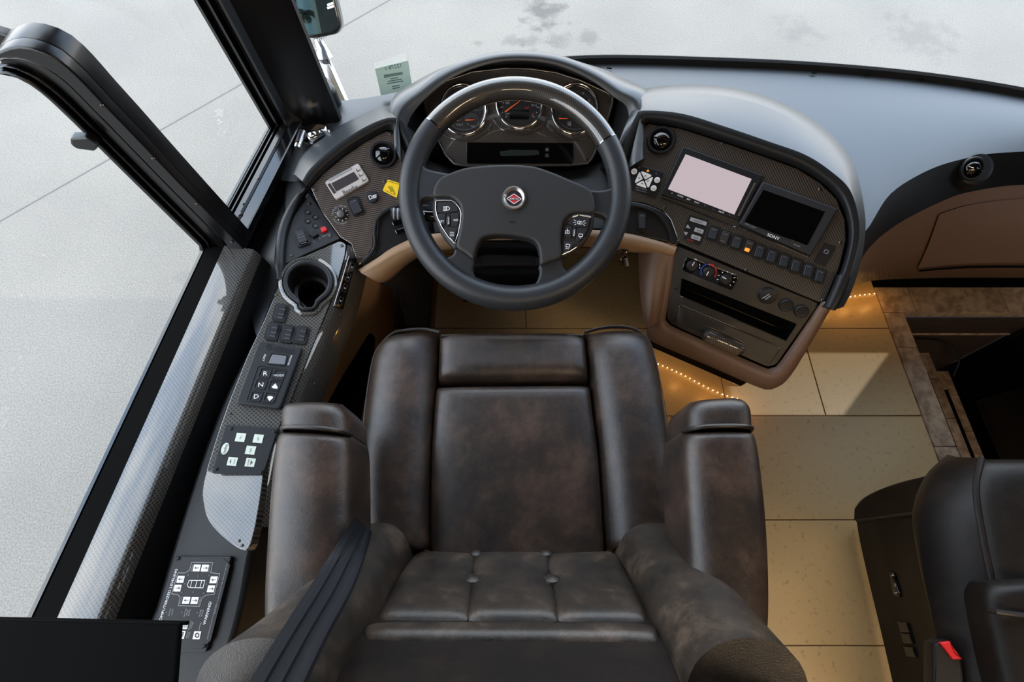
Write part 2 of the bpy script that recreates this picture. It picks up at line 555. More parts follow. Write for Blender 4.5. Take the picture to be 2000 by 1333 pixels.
MT['tile'] = mat('beige tile', '#9c7f54', .36, col2='#b4976a', cscale=70, cpos=(.28, .40), det=8, bump=('noise', 60, .04, .002))
MT['grout'] = mat('grout', '#7a5a3c', .8)
MT['mat'] = mat('speckled carpet', '#2a221c', .95, col2='#57493c', cscale=260, cpos=(.45, .6), bump=('noise', 400, .5, .003))
MT['stone'] = mat('brown stone', '#7b644f', .5, col2='#ab937a', cscale=38, cpos=(.36, .62), det=8, bump=('noise', 160, .35, .002))
MT['wood'] = mat('dark wood', '#3a2c24', .5, col2='#2c211b', cscale=14, stretch=(1, 6, 6))
MT['asphalt'] = None
# ------------------------------------------------------------------ asphalt outside
def asphalt():
    m = bpy.data.materials.new('asphalt'); m.use_nodes = True
    t = m.node_tree; b = t.nodes['Principled BSDF']
    tc = t.nodes.new('ShaderNodeTexCoord')
    def noise(sc, det=3, src=None):
        n = t.nodes.new('ShaderNodeTexNoise'); n.inputs['Scale'].default_value = sc; n.inputs['Detail'].default_value = det
        t.links.new(src or tc.outputs['Object'], n.inputs['Vector']); return n.outputs['Fac']
    def ramp(f, p0, c0, p1, c1):
        r = t.nodes.new('ShaderNodeValToRGB'); e = r.color_ramp.elements
        e[0].position = p0; e[0].color = c0 + (1,); e[1].position = p1; e[1].color = c1 + (1,)
        t.links.new(f, r.inputs[0]); return r.outputs[0]
    def mul(a, b_, f=1.0):
        x = t.nodes.new('ShaderNodeMixRGB'); x.blend_type = 'MULTIPLY'; x.inputs[0].default_value = f
        t.links.new(a, x.inputs[1]); t.links.new(b_, x.inputs[2]); return x.outputs[0]
    base = ramp(noise(110, 4), .35, (.122, .110, .093), .68, (.196, .177, .150))
    patch = ramp(noise(.9, 5), .35, (.88, .88, .88), .65, (1.06, 1.06, 1.05))
    c = mul(base, patch)
    # oil stains ahead of the coach: blotches around fixed places on the ground
    for (px, py, r) in [(1062, 22, .34), (1000, 80, .16), (1090, 78, .2), (1150, 74, .16), (1040, 82, .2), (930, 82, .1), (1040, 100, .14), (1560, 60, .3), (1800, 70, .5)]:
        P = PZ(px, py, -1.0)
        vm = t.nodes.new('ShaderNodeVectorMath'); vm.operation = 'DISTANCE'; vm.inputs[1].default_value = P
        mp = t.nodes.new('ShaderNodeMapping'); mp.inputs['Scale'].default_value = (1, 1.0, 1)
        t.links.new(tc.outputs['Object'], vm.inputs[0])
        md = t.nodes.new('ShaderNodeMath'); md.operation = 'DIVIDE'; md.inputs[1].default_value = r
        t.links.new(vm.outputs['Value'], md.inputs[0])
        ad = t.nodes.new('ShaderNodeMath'); ad.operation = 'MULTIPLY_ADD'; ad.inputs[1].default_value = 2.2
        t.links.new(noise(7, 6), ad.inputs[0]); t.links.new(md.outputs[0], ad.inputs[2])
        dv_ = t.nodes.new('ShaderNodeMath'); dv_.operation = 'DIVIDE'; dv_.inputs[1].default_value = 2.2; t.links.new(ad.outputs[0], dv_.inputs[0])
        k = .42 if px < 1100 and py < 50 else (.7 if px < 1300 else .8)
        c = mul(c, ramp(dv_.outputs[0], 1.25 / 2.2 , (k, k, k), 1.75 / 2.2, (1, 1, 1)))
    t.links.new(c, b.inputs['Base Color'])
    b.inputs['Roughness'].default_value = .6
    bp = t.nodes.new('ShaderNodeBump'); bp.inputs['Strength'].default_value = .5; bp.inputs['Distance'].default_value = .01
    t.links.new(noise(120, 3), bp.inputs['Height']); t.links.new(bp.outputs[0], b.inputs['Normal'])
    return m
MT['asphalt'] = asphalt()
g = link('ground', [(-30, -30, -1), (30, -30, -1), (30, 30, -1), (-30, 30, -1)], [(0, 1, 2, 3)], MT['asphalt'], smooth=False)
for v in g.data.vertices: v.co += g.location
g.location = (0, 0, 0); WLOC[g] = Vector((0, 0, 0))
g['kind'] = 'structure'
# seam across the asphalt
a, b_ = PZ(0, 432, -1), PZ(470, 165, -1)
d = (b_ - a).normalized(); xx = Vector((-d.y, d.x, 0)) * .006
MT['seam'] = mat('asphalt seam', '#656260', .9)
link('asphalt_seam', [a - d * 2 - xx + Vector((0, 0, .002)), b_ + d * 3 - xx + Vector((0, 0, .002)), b_ + d * 3 + xx + Vector((0, 0, .002)), a - d * 2 + xx + Vector((0, 0, .002))], [(0, 1, 2, 3)], MT['seam'], g, smooth=False)

# ------------------------------------------------------------------ floor: screed and tiles
TILE_Y = [PZ(1000, y, 0).y for y in (1262, 1016, 810)]
TP = TILE_Y[1] - TILE_Y[0]
XR = 1.285
ZP = Plane((0, 0, 0), (0, 0, 1))
fl = structure('floor', (0, 0, -.012))
screed = box('screed', (-.62, -2.45, -.03), (XR, 1.1, -.004), MT['grout'], fl, bev=.001)
def tile(x0, x1, y0, y1):
    gp = .0016
    return slab('tile', [(x0 + gp, y0 + gp), (x1 - gp, y0 + gp), (x1 - gp, y1 - gp), (x0 + gp, y1 - gp)], ZP, MT['tile'], fl, t=.0045, lift=-.0045, bev=.001, seg=1, m2=True)
tw = .62
xj = {3: PZ(1596, 750, 0).x, 2: XR + .1, 1: XR, 0: XR, -1: XR}
for r in range(-6, 5):
    y0 = TILE_Y[0] + TP * (r)
    y1 = y0 + TP
    row = r
    if r == 2:   # row with the joint the sun crosses
        xs = [-.6, PZ(1036, 640, 0).x - .55, PZ(1415, 770, 0).x, PZ(1604, 780, 0).x, XR]
    elif r >= 3:
        xs = [PZ(850, 610, 0).x, PZ(1027, 610, 0).x, PZ(1240, 640, 0).x + .12, PZ(1560, 640, 0).x, XR] if r == 3 else [PZ(850, 610, 0).x, .05, .66, XR]
    else:
        off = (r % 2) * .3
        xs = [-.6, .66 - tw * 1.5 + off, .66 - tw * .5 + off * .5, .66, XR]
    y1 = min(y1, 1.08)
    for q in range(len(xs) - 1):
        if xs[q + 1] - xs[q] > .02: tile(xs[q], xs[q + 1], y0, y1)
c0, c1 = PZ(765, 560, 0), PZ(838, 640, 0)
carpet = slab('floor_carpet', [(-.6, TILE_Y[0] + 3 * TP + .005), (PZ(838, 620, 0).x, TILE_Y[0] + 3 * TP + .005), (PZ(838, 620, 0).x, 1.08), (-.6, 1.08)], ZP, MT['mat'], fl, t=.012, lift=-.004, bev=.003, m2=True)

# ------------------------------------------------------------------ step well by the entrance door
box('screed', (XR + .001, .834, -.03), (1.86, 1.0, -.002), MT['matte'], fl, bev=.001)
bd = structure('trim_1', (1.32, .3, -.02))
by0, by1 = .73, .832
xi = 1.354
def stone(name, x0, x1, y0, y1, z0, z1, par, m='stone'):
    return box(name, (x0 + .0008, y0 + .0008, z0), (x1 - .0008, y1 - .0008, z1), MT[m], par, bev=.003)
ys = [-.45, -.05, .27, .60, by0]
for i in range(len(ys) - 1):
    stone('border_stone', XR, xi, ys[i], ys[i + 1], -.03, .003, bd)
xs = [XR, 1.40, 1.72, 2.0]
for i in range(len(xs) - 1):
    stone('border_stone', xs[i], xs[i + 1], by0, by1, -.03, .003, bd)
sw = structure('trim_2', (1.6, .1, -.45))
box('well_riser', (xi - .025, -.45, -.45), (xi - .004, by0 - .001, -.032), MT['wood'], sw, bev=.002)
for (x0, x1, z) in ((xi - .003, 1.587, -.2), (1.45, 1.835, -.4)):
    yy = [-.45, .05, .41, .56, .665]
    for i in range(4):
        stone('step_stone', x0, x1, yy[i], yy[i + 1], z - .025, z, sw)
    box('step_riser', (x1 - .025, -.45, z - .2), (x1 - .012, .66, z - .0255), MT['matte'], sw, bev=.001)
    box('tread_strip', (x1 - .052, -.45, z + .0005), (x1 - .04, .58, z + .004), MT['matte'], sw, bev=.001)
# front wall of the well: upper board and lower sloping board
box('well_front_panel', (xi, by0 - .012, -.14), (1.86, by0 - .002, -.03), MT['wood'], sw, bev=.002)
box('well_front_ledge', (xi, by0 - .016, -.15), (1.86, by0 + .004, -.142), MT['stone'], sw, bev=.002)
loft('well_front_board', [[(xi, by0 - .01, -.151), (1.86, by0 - .01, -.151)], [(xi, .667, -.8), (1.86, .667, -.8)]], MT['wood'], sw, n=2)
tube('cable', spl([PZ(1790, 661, -.16), PZ(1840, 668, -.2), PZ(1872, 700, -.25), PZ(1862, 735, -.33)], 6), .004, MT['rubber'], sw, seg=6)

# entrance door: lower panel in the well, window above with its slanted sill
dr = structure('door_1', (1.86, .1, -.8))
el = math.tan(SUN_EL)
DX = 1.86
def dw(px, py):
    p = PZ(px, py, 0)
    return (p.y, (DX - p.x) * el)
RP_ = Plane((DX, 0, 0), (-1, 0, 0), (0, 1, 0))
def yz(y, z):   # plane coordinates of the door plane
    d = Vector((DX, y, z)) - RP_.o
    return (d.dot(RP_.ex), d.dot(RP_.ey))
q = [dw(1730, 690), dw(1640, 812), dw(1452, 812)]
opening = [(q[0][0], q[0][1]), (q[0][0], 1.42), (q[2][0], 1.42), (q[1][0], q[1][1])]
wall = [(-2.5, -.02), (-2.5, 2.05), (1.1, 2.05), (1.1, -.02)]
pan = slab('door_skin', [yz(y, z) for y, z in [(-.45, -.8), (.70, -.8), (.70, 1.9), (-.45, 1.9)]], RP_, MT['matte'], dr, t=.02, lift=-.03, bev=.002, m2=True)
ctr = slab('c', [yz(y, z) for y, z in opening], RP_, MT['matte'], None, t=.2, lift=-.12, bev=.001, m2=True)
cut(pan, ctr)
slab('pane', [yz(y, z) for y, z in opening], RP_, glass('door glass'), dr, t=.004, lift=-.022, bev=.0005, m2=True)
slab('door_trim', [yz(y, z) for y, z in [(.1, -.36), (.52, -.36), (.52, .2), (.1, .2)]], RP_, MT['frame'], dr, t=.02, lift=-.008, bev=.004, m2=True)
tube('grab_rail', [(DX - .02, .05, .45), (DX - .06, .07, .47), (DX - .06, .3, .72), (DX - .02, .32, .74)], .011, MT['darkchrome'], dr, seg=8)
wr = structure('wall_right', (1.88, -.5, 0))
box('wall_panel', (1.862, -2.45, -.8), (1.9, -.449, 2.06), MT['tan'], wr)
box('wall_panel', (1.862, .699, -.8), (1.9, 1.14, 2.06), MT['frame'], wr)
box('wall_panel', (1.862, -.45, 1.902), (1.9, .70, 2.06), MT['tan'], wr)

# ------------------------------------------------------------------ left side: wall, window, pillar
WP = [(-.548, 1.02), (-.578, .911), (-.638, .563), (-.676, .232), (-.714, -.098), (-.745, -.5), (-.79, -1.2)]
def off(o):   # wall line moved inwards by o metres
    R = []
    for i, p in enumerate(WP):
        a = Vector(WP[max(0, i - 1)]); b = Vector(WP[min(len(WP) - 1, i + 1)])
        d = (b - a).normalized()
        R.append(Vector((p[0] - d.y * o, p[1] + d.x * o)))
    return R
def rail(name, prof, m, par, i0=0, i1=len(WP), **k):
    """a moulding along the wall line; prof = [(inward offset, z)]"""
    C = []
    for o, z in prof:
        C.append([Vector((p.x, p.y, z)) for p in off(o)[i0:i1]])
    return loft(name, C, m, par, raw=True, sharp=30, **k)
wl = structure('wall_left', (-.7, 0, 0))
rail('wall_panel', [(-.006, -.45), (-.006, .60), (.02, .60), (.02, -.02), (-.004, -.45)], MT['frame'], wl)
rail('upper_panel', [(-.05, 1.62), (.02, 1.62), (.02, 2.05), (-.05, 2.06)], MT['wood'], wl)
box('wall_panel', (-.83, -2.45, -.4), (-.79, -1.2, 2.06), MT['tan_dark'], wl)
w1 = structure('window_1', (-.64, .4, .6))
MT['frame_g'] = mat('gloss black track', '#0a0b0e', .16, coat=.6)
# track along the bottom: outer seal, two running channels, inner step
rail('window_seal', [(-.006, .602), (-.006, .614), (-.002, .619), (.004, .619), (.006, .614), (.006, .602)], MT['frame_g'], w1)
rail('window_cap', [(.0065, .602), (.0065, .618), (.010, .622), (.049, .622), (.05, .602)], MT['matte'], w1, 2)
rail('window_track', [(.0065, .602), (.0065, .612), (.009, .622), (.012, .622), (.014, .611), (.019, .611), (.021, .623), (.024, .623), (.026, .611), (.031, .611), (.033, .625), (.046, .627), (.05, .624), (.05, .602)], MT['frame'], w1, 0, 3)
rail('window_sill', [(.0505, .602), (.0505, .622), (.052, .624), (.072, .622), (.074, .62), (.074, .602)], MT['frame_g'], w1, 0, 3)
MT['sillc'] = MT['carbonS']
# the carbon sill behind the upright
tr3 = structure('trim_3', (-.64, .2, .6))
rail('sill_cover', [(.0505, .602), (.0505, .628), (.0525, .631), (.108, .631), (.113, .629), (.117, .62), (.119, .606)], MT['carbonS'], tr3, 2)
rail('sill_groove', [(.1195, .606), (.124, .55), (.13, .50), (.16, .50), (.20, .50)], MT['vinyl'], tr3, 2)
for (px, py) in ((234, 1150),):
    p = Plane((0, 0, .631), (0, 0, 1))
GL = glass('side glass')
o_ = off(-.002)
for nm, i0, i1 in (('pane', 0, 3), ('pane', 2, 7)):
    pts = o_[i0:i1]
    C = [[Vector((p.x, p.y, z)) for p in pts] for z in (.604, 1.62)]
    loft(nm, C, GL, w1, raw=True)
rail('window_head', [(-.02, 1.6), (.05, 1.6), (.05, 1.64), (-.02, 1.64)], MT['frame'], w1)
slab('front_ledge', [(596, 236), (640, 205), (640, 300), (608, 372), (575, 470), (560, 560), (500, 660), (462, 520), (500, 448), (545, 338)], Plane((0, 0, .575), (0, 0, 1)), MT['frame'], w1, t=.012, lift=-.012, bev=.002)
# upright fin between the two panes, with its rounded head
FP = Plane((-.6, .563, .62), (0, -1, 0), (1, 0, 0))
outer = spl([(466, 459), (350, 336), (263, 242), (210, 186), (158, 130), (116, 95), (70, 77), (35, 75), (0, 88)], 4)
inner_ = [(397, 480), (280, 364), (196, 280), (140, 224), (88, 175), (52, 150), (21, 138), (0, 137)]
inn = spl(inner_, 4)
O2 = resample([FP.p2(*p) for p in outer] , 36); I2 = resample([FP.p2(*p) for p in inn], 36)
O2[0] = FP.p2(480, 474); I2[0] = FP.p2(392, 486)
def band(name, f0, f1, t, lift, m):
    A = [I2[i].lerp(O2[i], f0) for i in range(36)]; B = [I2[i].lerp(O2[i], f1) for i in range(36)]
    n = Vector((0, 0))
    return slab(name, [tuple(p) for p in A + B[::-1]], FP, m, w1, t=t, lift=lift, bev=.0025, m2=True, seg=3)
band('upright', 0.0, 1.0, .03, -.03, MT['frame'])
band('upright_rib', .0, .12, .010, 0, MT['frame'])
band('upright_rib', .2, .27, .007, 0, MT['frame'])
band('upright_rib', .45, .60, .006, 0, MT['frame'])
band('upright_rib', .72, 1.0, .016, 0, MT['frame'])
slab('latch', rnd([(147, 249), (178, 247), (205, 262), (196, 276), (160, 271), (148, 262)], 5), FP, MT['frame'], w1, t=.012, lift=.01, bev=.003)
slab('head_rail', [(-60, 48), (0, 50), (26, 58), (50, 74), (22, 78), (0, 80), (-60, 96)], Plane((0, .60, 0), (0, -1, 0)), MT['frame'], w1, t=.012, bev=.003)
for px, py in ((208, 189), (306, 294), (390, 384), (457, 459)):
    lathe('screw', FP, (px, py), [(2.6, .016), (2.6, .018), (1.4, .0188)], MT['steel'], w1, seg=10)
# screws on the track and the sill
for (px, py) in ((538, 285), (505, 348), (470, 418), (475, 398)):
    lathe('screw', Plane((0, 0, .627), (0, 0, 1)), (px, py), [(2.2, 0), (2.2, .0012), (1, .002)], MT['steel'], w1, seg=8)
for (px, py) in ((234, 1151),):
    lathe('screw', Plane((0, 0, .60), (0, 0, 1)), (px, py), [(3, -.01), (3, .0012), (1, .002)], MT['steel'], tr3, seg=8)
# pillar at the corner of the windscreen
pil = structure('trim_4', (-.5, .93, .6))
cs = [(-.592, .95), (-.580, .905), (-.572, .901), (-.568, .913), (-.562, .916), (-.558, .904), (-.552, .902), (-.549, .916), (-.545, .918), (-.533, .900), (-.527, .899), (-.520, .915), (-.500, .921), (-.43, .939), (-.420, .946), (-.418, .957), (-.428, .975), (-.50, 1.0), (-.58, .985)]
Cc = [[Vector((x, y, z)) for x, y in cs] for z in (.60, 2.05)]
V = Cc[0] + Cc[1]; n = len(cs)
recalc(link('pillar', V, [(i, (i + 1) % n, n + (i + 1) % n, n + i) for i in range(n)] + [list(range(n))[::-1], list(range(n, 2 * n))], MT['frame'], pil, sharp=25))
MT['pil'] = mat('pillar cover', '#16181b', .35)
def pz(L_, z): return [PZ(x, y, z) for x, y in L_]
lo = rnd([(604, 243), (622, 239), (668, 208), (673, 199), (650, 186), (600, 205)], 5)
A0 = [PZ(*p, .604) for p in lo]
B0 = [PZ(x, y, .604) * .0 + PZ(x, y, .604) for x, y in lo]
base = [PZ(*p, .604) for p in [(588, 214), (618, 243), (670, 204), (640, 180), (606, 190)]]
slab('pillar_foot', rnd([(592, 232), (616, 243), (672, 203), (652, 182), (638, 168), (608, 186), (584, 200)], 14), Plane((0, 0, .60), (0, 0, 1)), MT['pil'], pil, t=.045, bev=.010, seg=4)
# ceiling, windscreen header, rear partition, added dark board: all out of the frame
ce = structure('ceiling', (.6, -.5, 2.05))
MT['cream'] = mat('cream headliner', '#c9b99b', .8)
box('headliner', (-.85, -2.5, 2.051), (1.92, 1.35, 2.09), MT['cream'], ce)
box('overhead_board', (-.80, -.1, 1.80), (1.84, .85, 2.045), MT['wood'], ce, bev=.03)  # unseen board, added to keep the bright headliner out of panel reflections
box('header', (-.42, .86, 1.72), (1.86, 1.0, 2.045), MT['tan_dark'], ce, bev=.03)
wb = structure('wall_back', (.55, -2.48, 0))
box('partition', (-.85, -2.5, -.02), (1.9, -2.46, 2.06), MT['cream'], wb)
# unseen ceiling lamp panels, added as warm interior fill
for i, (x, y) in enumerate(((.95, -.9), (.0, -1.2), (1.5, -1.1))):
    lm = thing('ceiling_fill_lamp', (x, y, 2.03), 'flat warm ceiling lamp panel in the headliner %s' % ['by the partition on the right', 'behind the driver seat', 'behind the passenger seat'][i], 'lamp')
    cp = Plane((x, y, 2.05), (0, 0, -1))
    slab('trim_ring', [(-.28, -.16), (.28, -.16), (.28, .16), (-.28, .16)], cp, MT['silver'], lm, t=.012, bev=.003, m2=True)
    slab('diffuser', [(-.26, -.14), (.26, -.14), (.26, .14), (-.26, .14)], cp, mat('fill lamp glow', '#fff0d8', .5, emit='#ffdcae', estr=4), lm, t=.004, lift=.012, bev=.001, m2=True)
    ld = bpy.data.lights.new('lamp', 'AREA'); ld.shape = 'RECTANGLE'; ld.size = .5; ld.size_y = .26; ld.energy = 5; ld.color = (1, .80, .56)
    lo_ = bpy.data.objects.new('fill_lamp_light', ld); COL.objects.link(lo_); lo_.parent = lm; lo_.location = (0, 0, -.004)

# ------------------------------------------------------------------ windscreen
ws = structure('window_2', (.4, 1.1, .6))
DF = spl([PZ(*p, .6) for p in [(600, 214), (640, 200), (735, 188), (870, 158), (1010, 136), (1160, 122), (1400, 127), (1600, 137), (1800, 156), (2000, 188), (2200, 235), (2450, 320)]], 5)
WG = glass('windscreen glass')
loft('pane', [DF, [p + Vector((0, -.05, 1.14)) for p in DF]], WG, ws, n=50)
gs = [p for p in DF if p.x > -.02]
loft('gasket', [[p + Vector((0, -.006, .0)) for p in gs], [p + Vector((0, -.006, .016)) for p in gs], [p + Vector((0, .0, .02)) for p in gs], [p + Vector((0, .008, .016)) for p in gs], [p + Vector((0, .008, 0)) for p in gs]], MT['rubber'], ws, n=40)
# ------------------------------------------------------------------ planes of the dash
LP = Plane(PD(690, 390, .98), (.15, -.45, .88))
QP = Plane(PD(1010, 250, 1.05), (0, -.64, .77))
RP = Plane(PD(1450, 400, .95), (-.21, -.45, .866))
e0, e1 = RP.hit(1326, 474), RP.hit(1601, 591)
ax = (e1 - e0).normalized()
RL = Plane(e0, Matrix.Rotation(math.radians(22), 3, ax) @ RP.n, ax)
if RL.n.z > RP.n.z: RL = Plane(e0, Matrix.Rotation(math.radians(-22), 3, ax) @ RP.n, ax)
WPL = Plane(PD(1005, 377, .885), (0, -CS, SN))
HZ = lambda z: Plane((0, 0, z), (0, 0, 1))

def screw(pl, px, py, par, lift=.001, r=3.2, m='steel'):
    lathe('screw', pl, (px, py), [(r, lift), (r, lift + .001), (r * .6, lift + .0022)], MT[m], par, seg=10)
def rocker(pl, cx, cy, a, b, par, lift=.001, face='plastic_g', lit=None, marks=None, hi=1):
    """rocker switch: surround and a tilting paddle (its sub-part); a, b half axes in photo pixels"""
    fr = slab('rocker_switch', rnd(para(cx, cy, (a[0] * 1.5, a[1] * 1.5), (b[0] * 1.3, b[1] * 1.3)), 6), pl, MT['plastic'], par, t=.003, lift=lift, bev=.001)
    P = [pl.p2(*p) for p in rnd(para(cx, cy, a, b), 3.5, 3)]
    if area(P) < 0: P = P[::-1]
    o2 = pl.p2(cx, cy); bd_ = (pl.p2(cx + b[0], cy + b[1]) - o2); L2 = bd_.length; bd_ /= L2
    V, n = [], len(P)
    top = inset(P, .0012)
    for R, h in ((P, 0), (P, 1), (top, 2)):
        for p in R:
            f = (p - o2).dot(bd_) / L2
            z = .0048 + hi * f * .0028 + (.0012 if h == 2 else 0)
            V.append(pl.w(p, lift + (0.002 if h == 0 else z)))
    Fc = [(r * n + i, r * n + (i + 1) % n, (r + 1) * n + (i + 1) % n, (r + 1) * n + i) for r in range(2) for i in range(n)] + [list(range(2 * n, 3 * n))]
    pd = link('paddle', V, Fc, MT[face], fr)
    q = pl.up(lift + .0066)
    mk = []
    for k in (marks if marks is not None else (-.62,)):
        c = (cx + b[0] * k, cy + b[1] * k)
        mk.append([(c[0] - a[0] * .55, c[1] - a[1] * .55), (c[0] + a[0] * .55, c[1] + a[1] * .55)])
    qn = Plane(pl.w(o2, lift + .0064), (pl.n - (pl.ex * bd_.x + pl.ey * bd_.y) * hi * .0028 / L2), pl.ex)
    if mk: lines('legend', mk, qn, MT['dimprint'], fr, wpx=1.6, lift=.0004)
    if lit:
        c = (cx + b[0] * .45, cy + b[1] * .45)
        slab('lit_legend', rnd(para(c[0], c[1], (a[0] * .6, a[1] * .6), (b[0] * .28, b[1] * .28)), 2), qn, MT['amber'], fr, t=.0004, lift=.0003, bev=.0001)
    return fr
def vent(pl, cx, cy, r, par, ang=-30, m='gloss', as_part=True):
    s = lathe('air_vent', pl, (cx, cy), [(r, 0), (r, .004), (r * .93, .007), (r * .80, .007), (r * .72, .003), (r * .70, -.004)], MT['plastic'], par)
    o2 = pl.p2(cx, cy); R = r * pl.sc(cx, cy)
    lathe('vent_ball', pl, (cx, cy), [(r * .69, .000), (r * .62, .0055), (r * .5, .009), (r * .3, .0115), (r * .1, .0125)], MT[m], s)
    a = math.radians(ang)
    d = Vector((math.cos(a), math.sin(a)))
    x = Vector((-d.y, d.x))
    pts = [o2 + d * R * .6 + x * R * .05, o2 - d * R * .6 + x * R * .05, o2 - d * R * .6 - x * R * .06, o2 + d * R * .6 - x * R * .06]
    slab('vent_vane', [tuple(p) for p in pts], pl, MT['darkchrome'], s, t=.004, lift=.0085, bev=.001, m2=True)
    return s

# ------------------------------------------------------------------ dashboard
db = thing('dashboard', (.4, .95, .55), 'wide charcoal vinyl dashboard with tan lower panels below the windscreen', 'dashboard')
near = spl([PZ(*p, z) for p, z in [((548, 352), .59), ((600, 352), .58), ((720, 300), .56), ((850, 300), .56), ((1010, 300), .56), ((1160, 300), .57), ((1300, 350), .58), ((1480, 420), .585), ((1640, 475), .59), ((1690, 452), .592), ((1738, 380), .595), ((1810, 334), .597), ((1880, 311), .597), ((1965, 298), .597), ((2200, 294), .597), ((2450, 320), .597)]], 5)
fN, nN = resample(DF, 110), resample(near, 110)
rows = []
for k in range(7):
    t = k / 6
    rows.append([fN[i].lerp(nN[i], t) + Vector((0, 0, .012 * math.sin(math.pi * t))) for i in range(110)])
loft('dash_top', rows, MT['dash'], db, raw=True, sharp=0)
# passenger side front: rolled black edge, then the tan fascia
pe = [((1650, 500), .592), ((1690, 452), .592), ((1738, 380), .595), ((1810, 334), .597), ((1880, 311), .597), ((1965, 298), .597), ((2200, 294), .597)]
pe0 = spl([PZ(*p, z) for p, z in pe], 5)
pe1 = spl([PZ(*p, .575) for p in [(1655, 515), (1694, 466), (1748, 398), (1818, 352), (1886, 330), (1966, 317), (2200, 312)]], 5)
pe2 = spl([PZ(*p, .52) for p in [(1660, 545), (1700, 482), (1760, 434), (1850, 389), (1905, 373), (2000, 361), (2200, 360)]], 5)
loft('fascia_roll', [pe0, pe1, pe2], MT['vinyl'], db, n=50, sharp=0)
pf0 = spl([PZ(*p, .519) for p in [(1660, 545), (1700, 482), (1760, 434), (1850, 389), (1905, 373), (2000, 361), (2200, 360)]], 5)
pf1 = spl([PZ(*p, .42) for p in [(1655, 552), (1735, 500), (1830, 470), (1900, 460), (2000, 458), (2200, 462)]], 5)
pf2 = spl([PZ(*p, .30) for p in [(1640, 566), (1690, 551), (1740, 546), (1850, 543), (2000, 543), (2200, 545)]], 5)
pf3 = [p + Vector((0, .05, -.012)) for p in pf2]
loft('lower_fascia', [pf0, pf1, pf2, pf3], MT['tan_dark'], db, n=60, sharp=0)
# glovebox door seam drawn by a raised lid following the fascia
def fas(s, v):
    k = int(s * 59)
    A, B, C_ = resample(pf0, 60)[k], resample(pf1, 60)[k], resample(pf2, 60)[k]
    p = A.lerp(B, v * 2) if v < .5 else B.lerp(C_, v * 2 - 1)
    return p + Vector((-.0, -.006, .0015))
gv = []
for v in (.12, .3, .5, .7, .80):
    s0 = .44 - .18 * v
    gv.append([fas(s0 + (.98 - s0) * k / 16, v) for k in range(17)])
loft('glovebox_lid', gv, MT['tan_dark'], db, n=30, sharp=0)
loft('shadow_gap', [[p + Vector((0, -.003, .004)) for p in [fas(.3 + .68 * k / 16, .835) for k in range(17)]], [p + Vector((0, -.003, .0)) for p in [fas(.3 + .68 * k / 16, .85) for k in range(17)]]], MT['matte'], db, n=20)
loft('under_dash', [pf3, [p + Vector((0, .28, -.02)) for p in pf2], [Vector((p.x, 1.06, -.0)) for p in pf2]], MT['matte'], db, n=30)
# firewall
box('firewall', (-.5, 1.0, -.02), (1.85, 1.03, .56), MT['matte'], db)
# passenger vent sits in a hump on the roll
PV = Plane(PZ(1897, 336, .57), (-.12, -.62, .76))
lathe('vent_hump', PV, (1900, 332), [(46, -.05), (38, -.012), (30, .012), (24, .014)], MT['vinyl'], db)
vent(PV.up(.014), 1897, 330, 24, db, ang=-20)
# defrost fasteners along the windscreen edge
for px, py in ((1694, 146), (1800, 156), (1905, 173), (1190, 134), (1590, 143)):
    slab('dash_clip', rnd(para(px, py, (5, .6), (.3, 1.2)), 1), HZ(.606), MT['matte'], db, t=.0015, bev=.0003)

# ---- instrument hood
def C(pts, z=None, d=None, pl=None, n=5):
    if z is not None: return spl([PZ(*p, z) for p in pts], n)
    if d is not None: return spl([PD(*p, d) for p in pts], n)
    return spl([pl.hit(*p) for p in pts], n)
lip = [(792, 322), (796, 244), (826, 198), (878, 155), (948, 127), (1012, 119), (1085, 127), (1150, 154), (1200, 190), (1228, 222), (1216, 330)]
lipo = [(784, 318), (786, 236), (818, 190), (872, 147), (944, 119), (1012, 111), (1088, 119), (1156, 147), (1208, 184), (1240, 216), (1226, 330)]
rid = [(776, 300), (778, 224), (814, 180), (868, 134), (942, 107), (1012, 99), (1090, 107), (1162, 137), (1214, 176), (1250, 208), (1240, 320)]
pan = [(835, 330), (824, 204), (834, 184), (872, 155), (922, 137), (1010, 130), (1085, 138), (1137, 155), (1188, 177), (1203, 192), (1172, 330)]
LIPP = Plane(PD(1010, 120, .975), (0, -.50, .866))
RIDP = Plane(PD(1010, 100, .985), (0, -.30, .95))
inner0 = C(pan, pl=QP.up(-.012))
inner1 = C([(lambda a, b: (a[0] * .5 + b[0] * .5, a[1] * .5 + b[1] * .5))(a, b) for a, b in zip(pan, lip)], pl=Plane(PD(1010, 127, 1.0), (0, -.58, .81)))
l0 = C(lip, pl=LIPP); l1 = C(lipo, pl=LIPP.up(.006)); l2 = C(rid, pl=RIDP)
back = spl([PZ(*p, .585) for p in [(770, 310), (756, 222), (800, 196), (868, 172), (944, 160), (1012, 156), (1090, 160), (1170, 172), (1236, 190), (1290, 215), (1270, 330)]], 5)
N_ = 70
R5 = [resample(c, N_) for c in (inner0, inner1, l0, l1, l2)]
bk = resample(back, N_)
mid = [R5[4][i].lerp(bk[i], .5) + Vector((0, .0, .028)) for i in range(N_)]
loft('hood_lining', [R5[0], R5[1], R5[2]], MT['vinyl'], db, raw=True, sharp=0)
loft('instrument_hood', [R5[2], R5[3], R5[4], mid, bk], MT['dash'], db, raw=True, sharp=0)

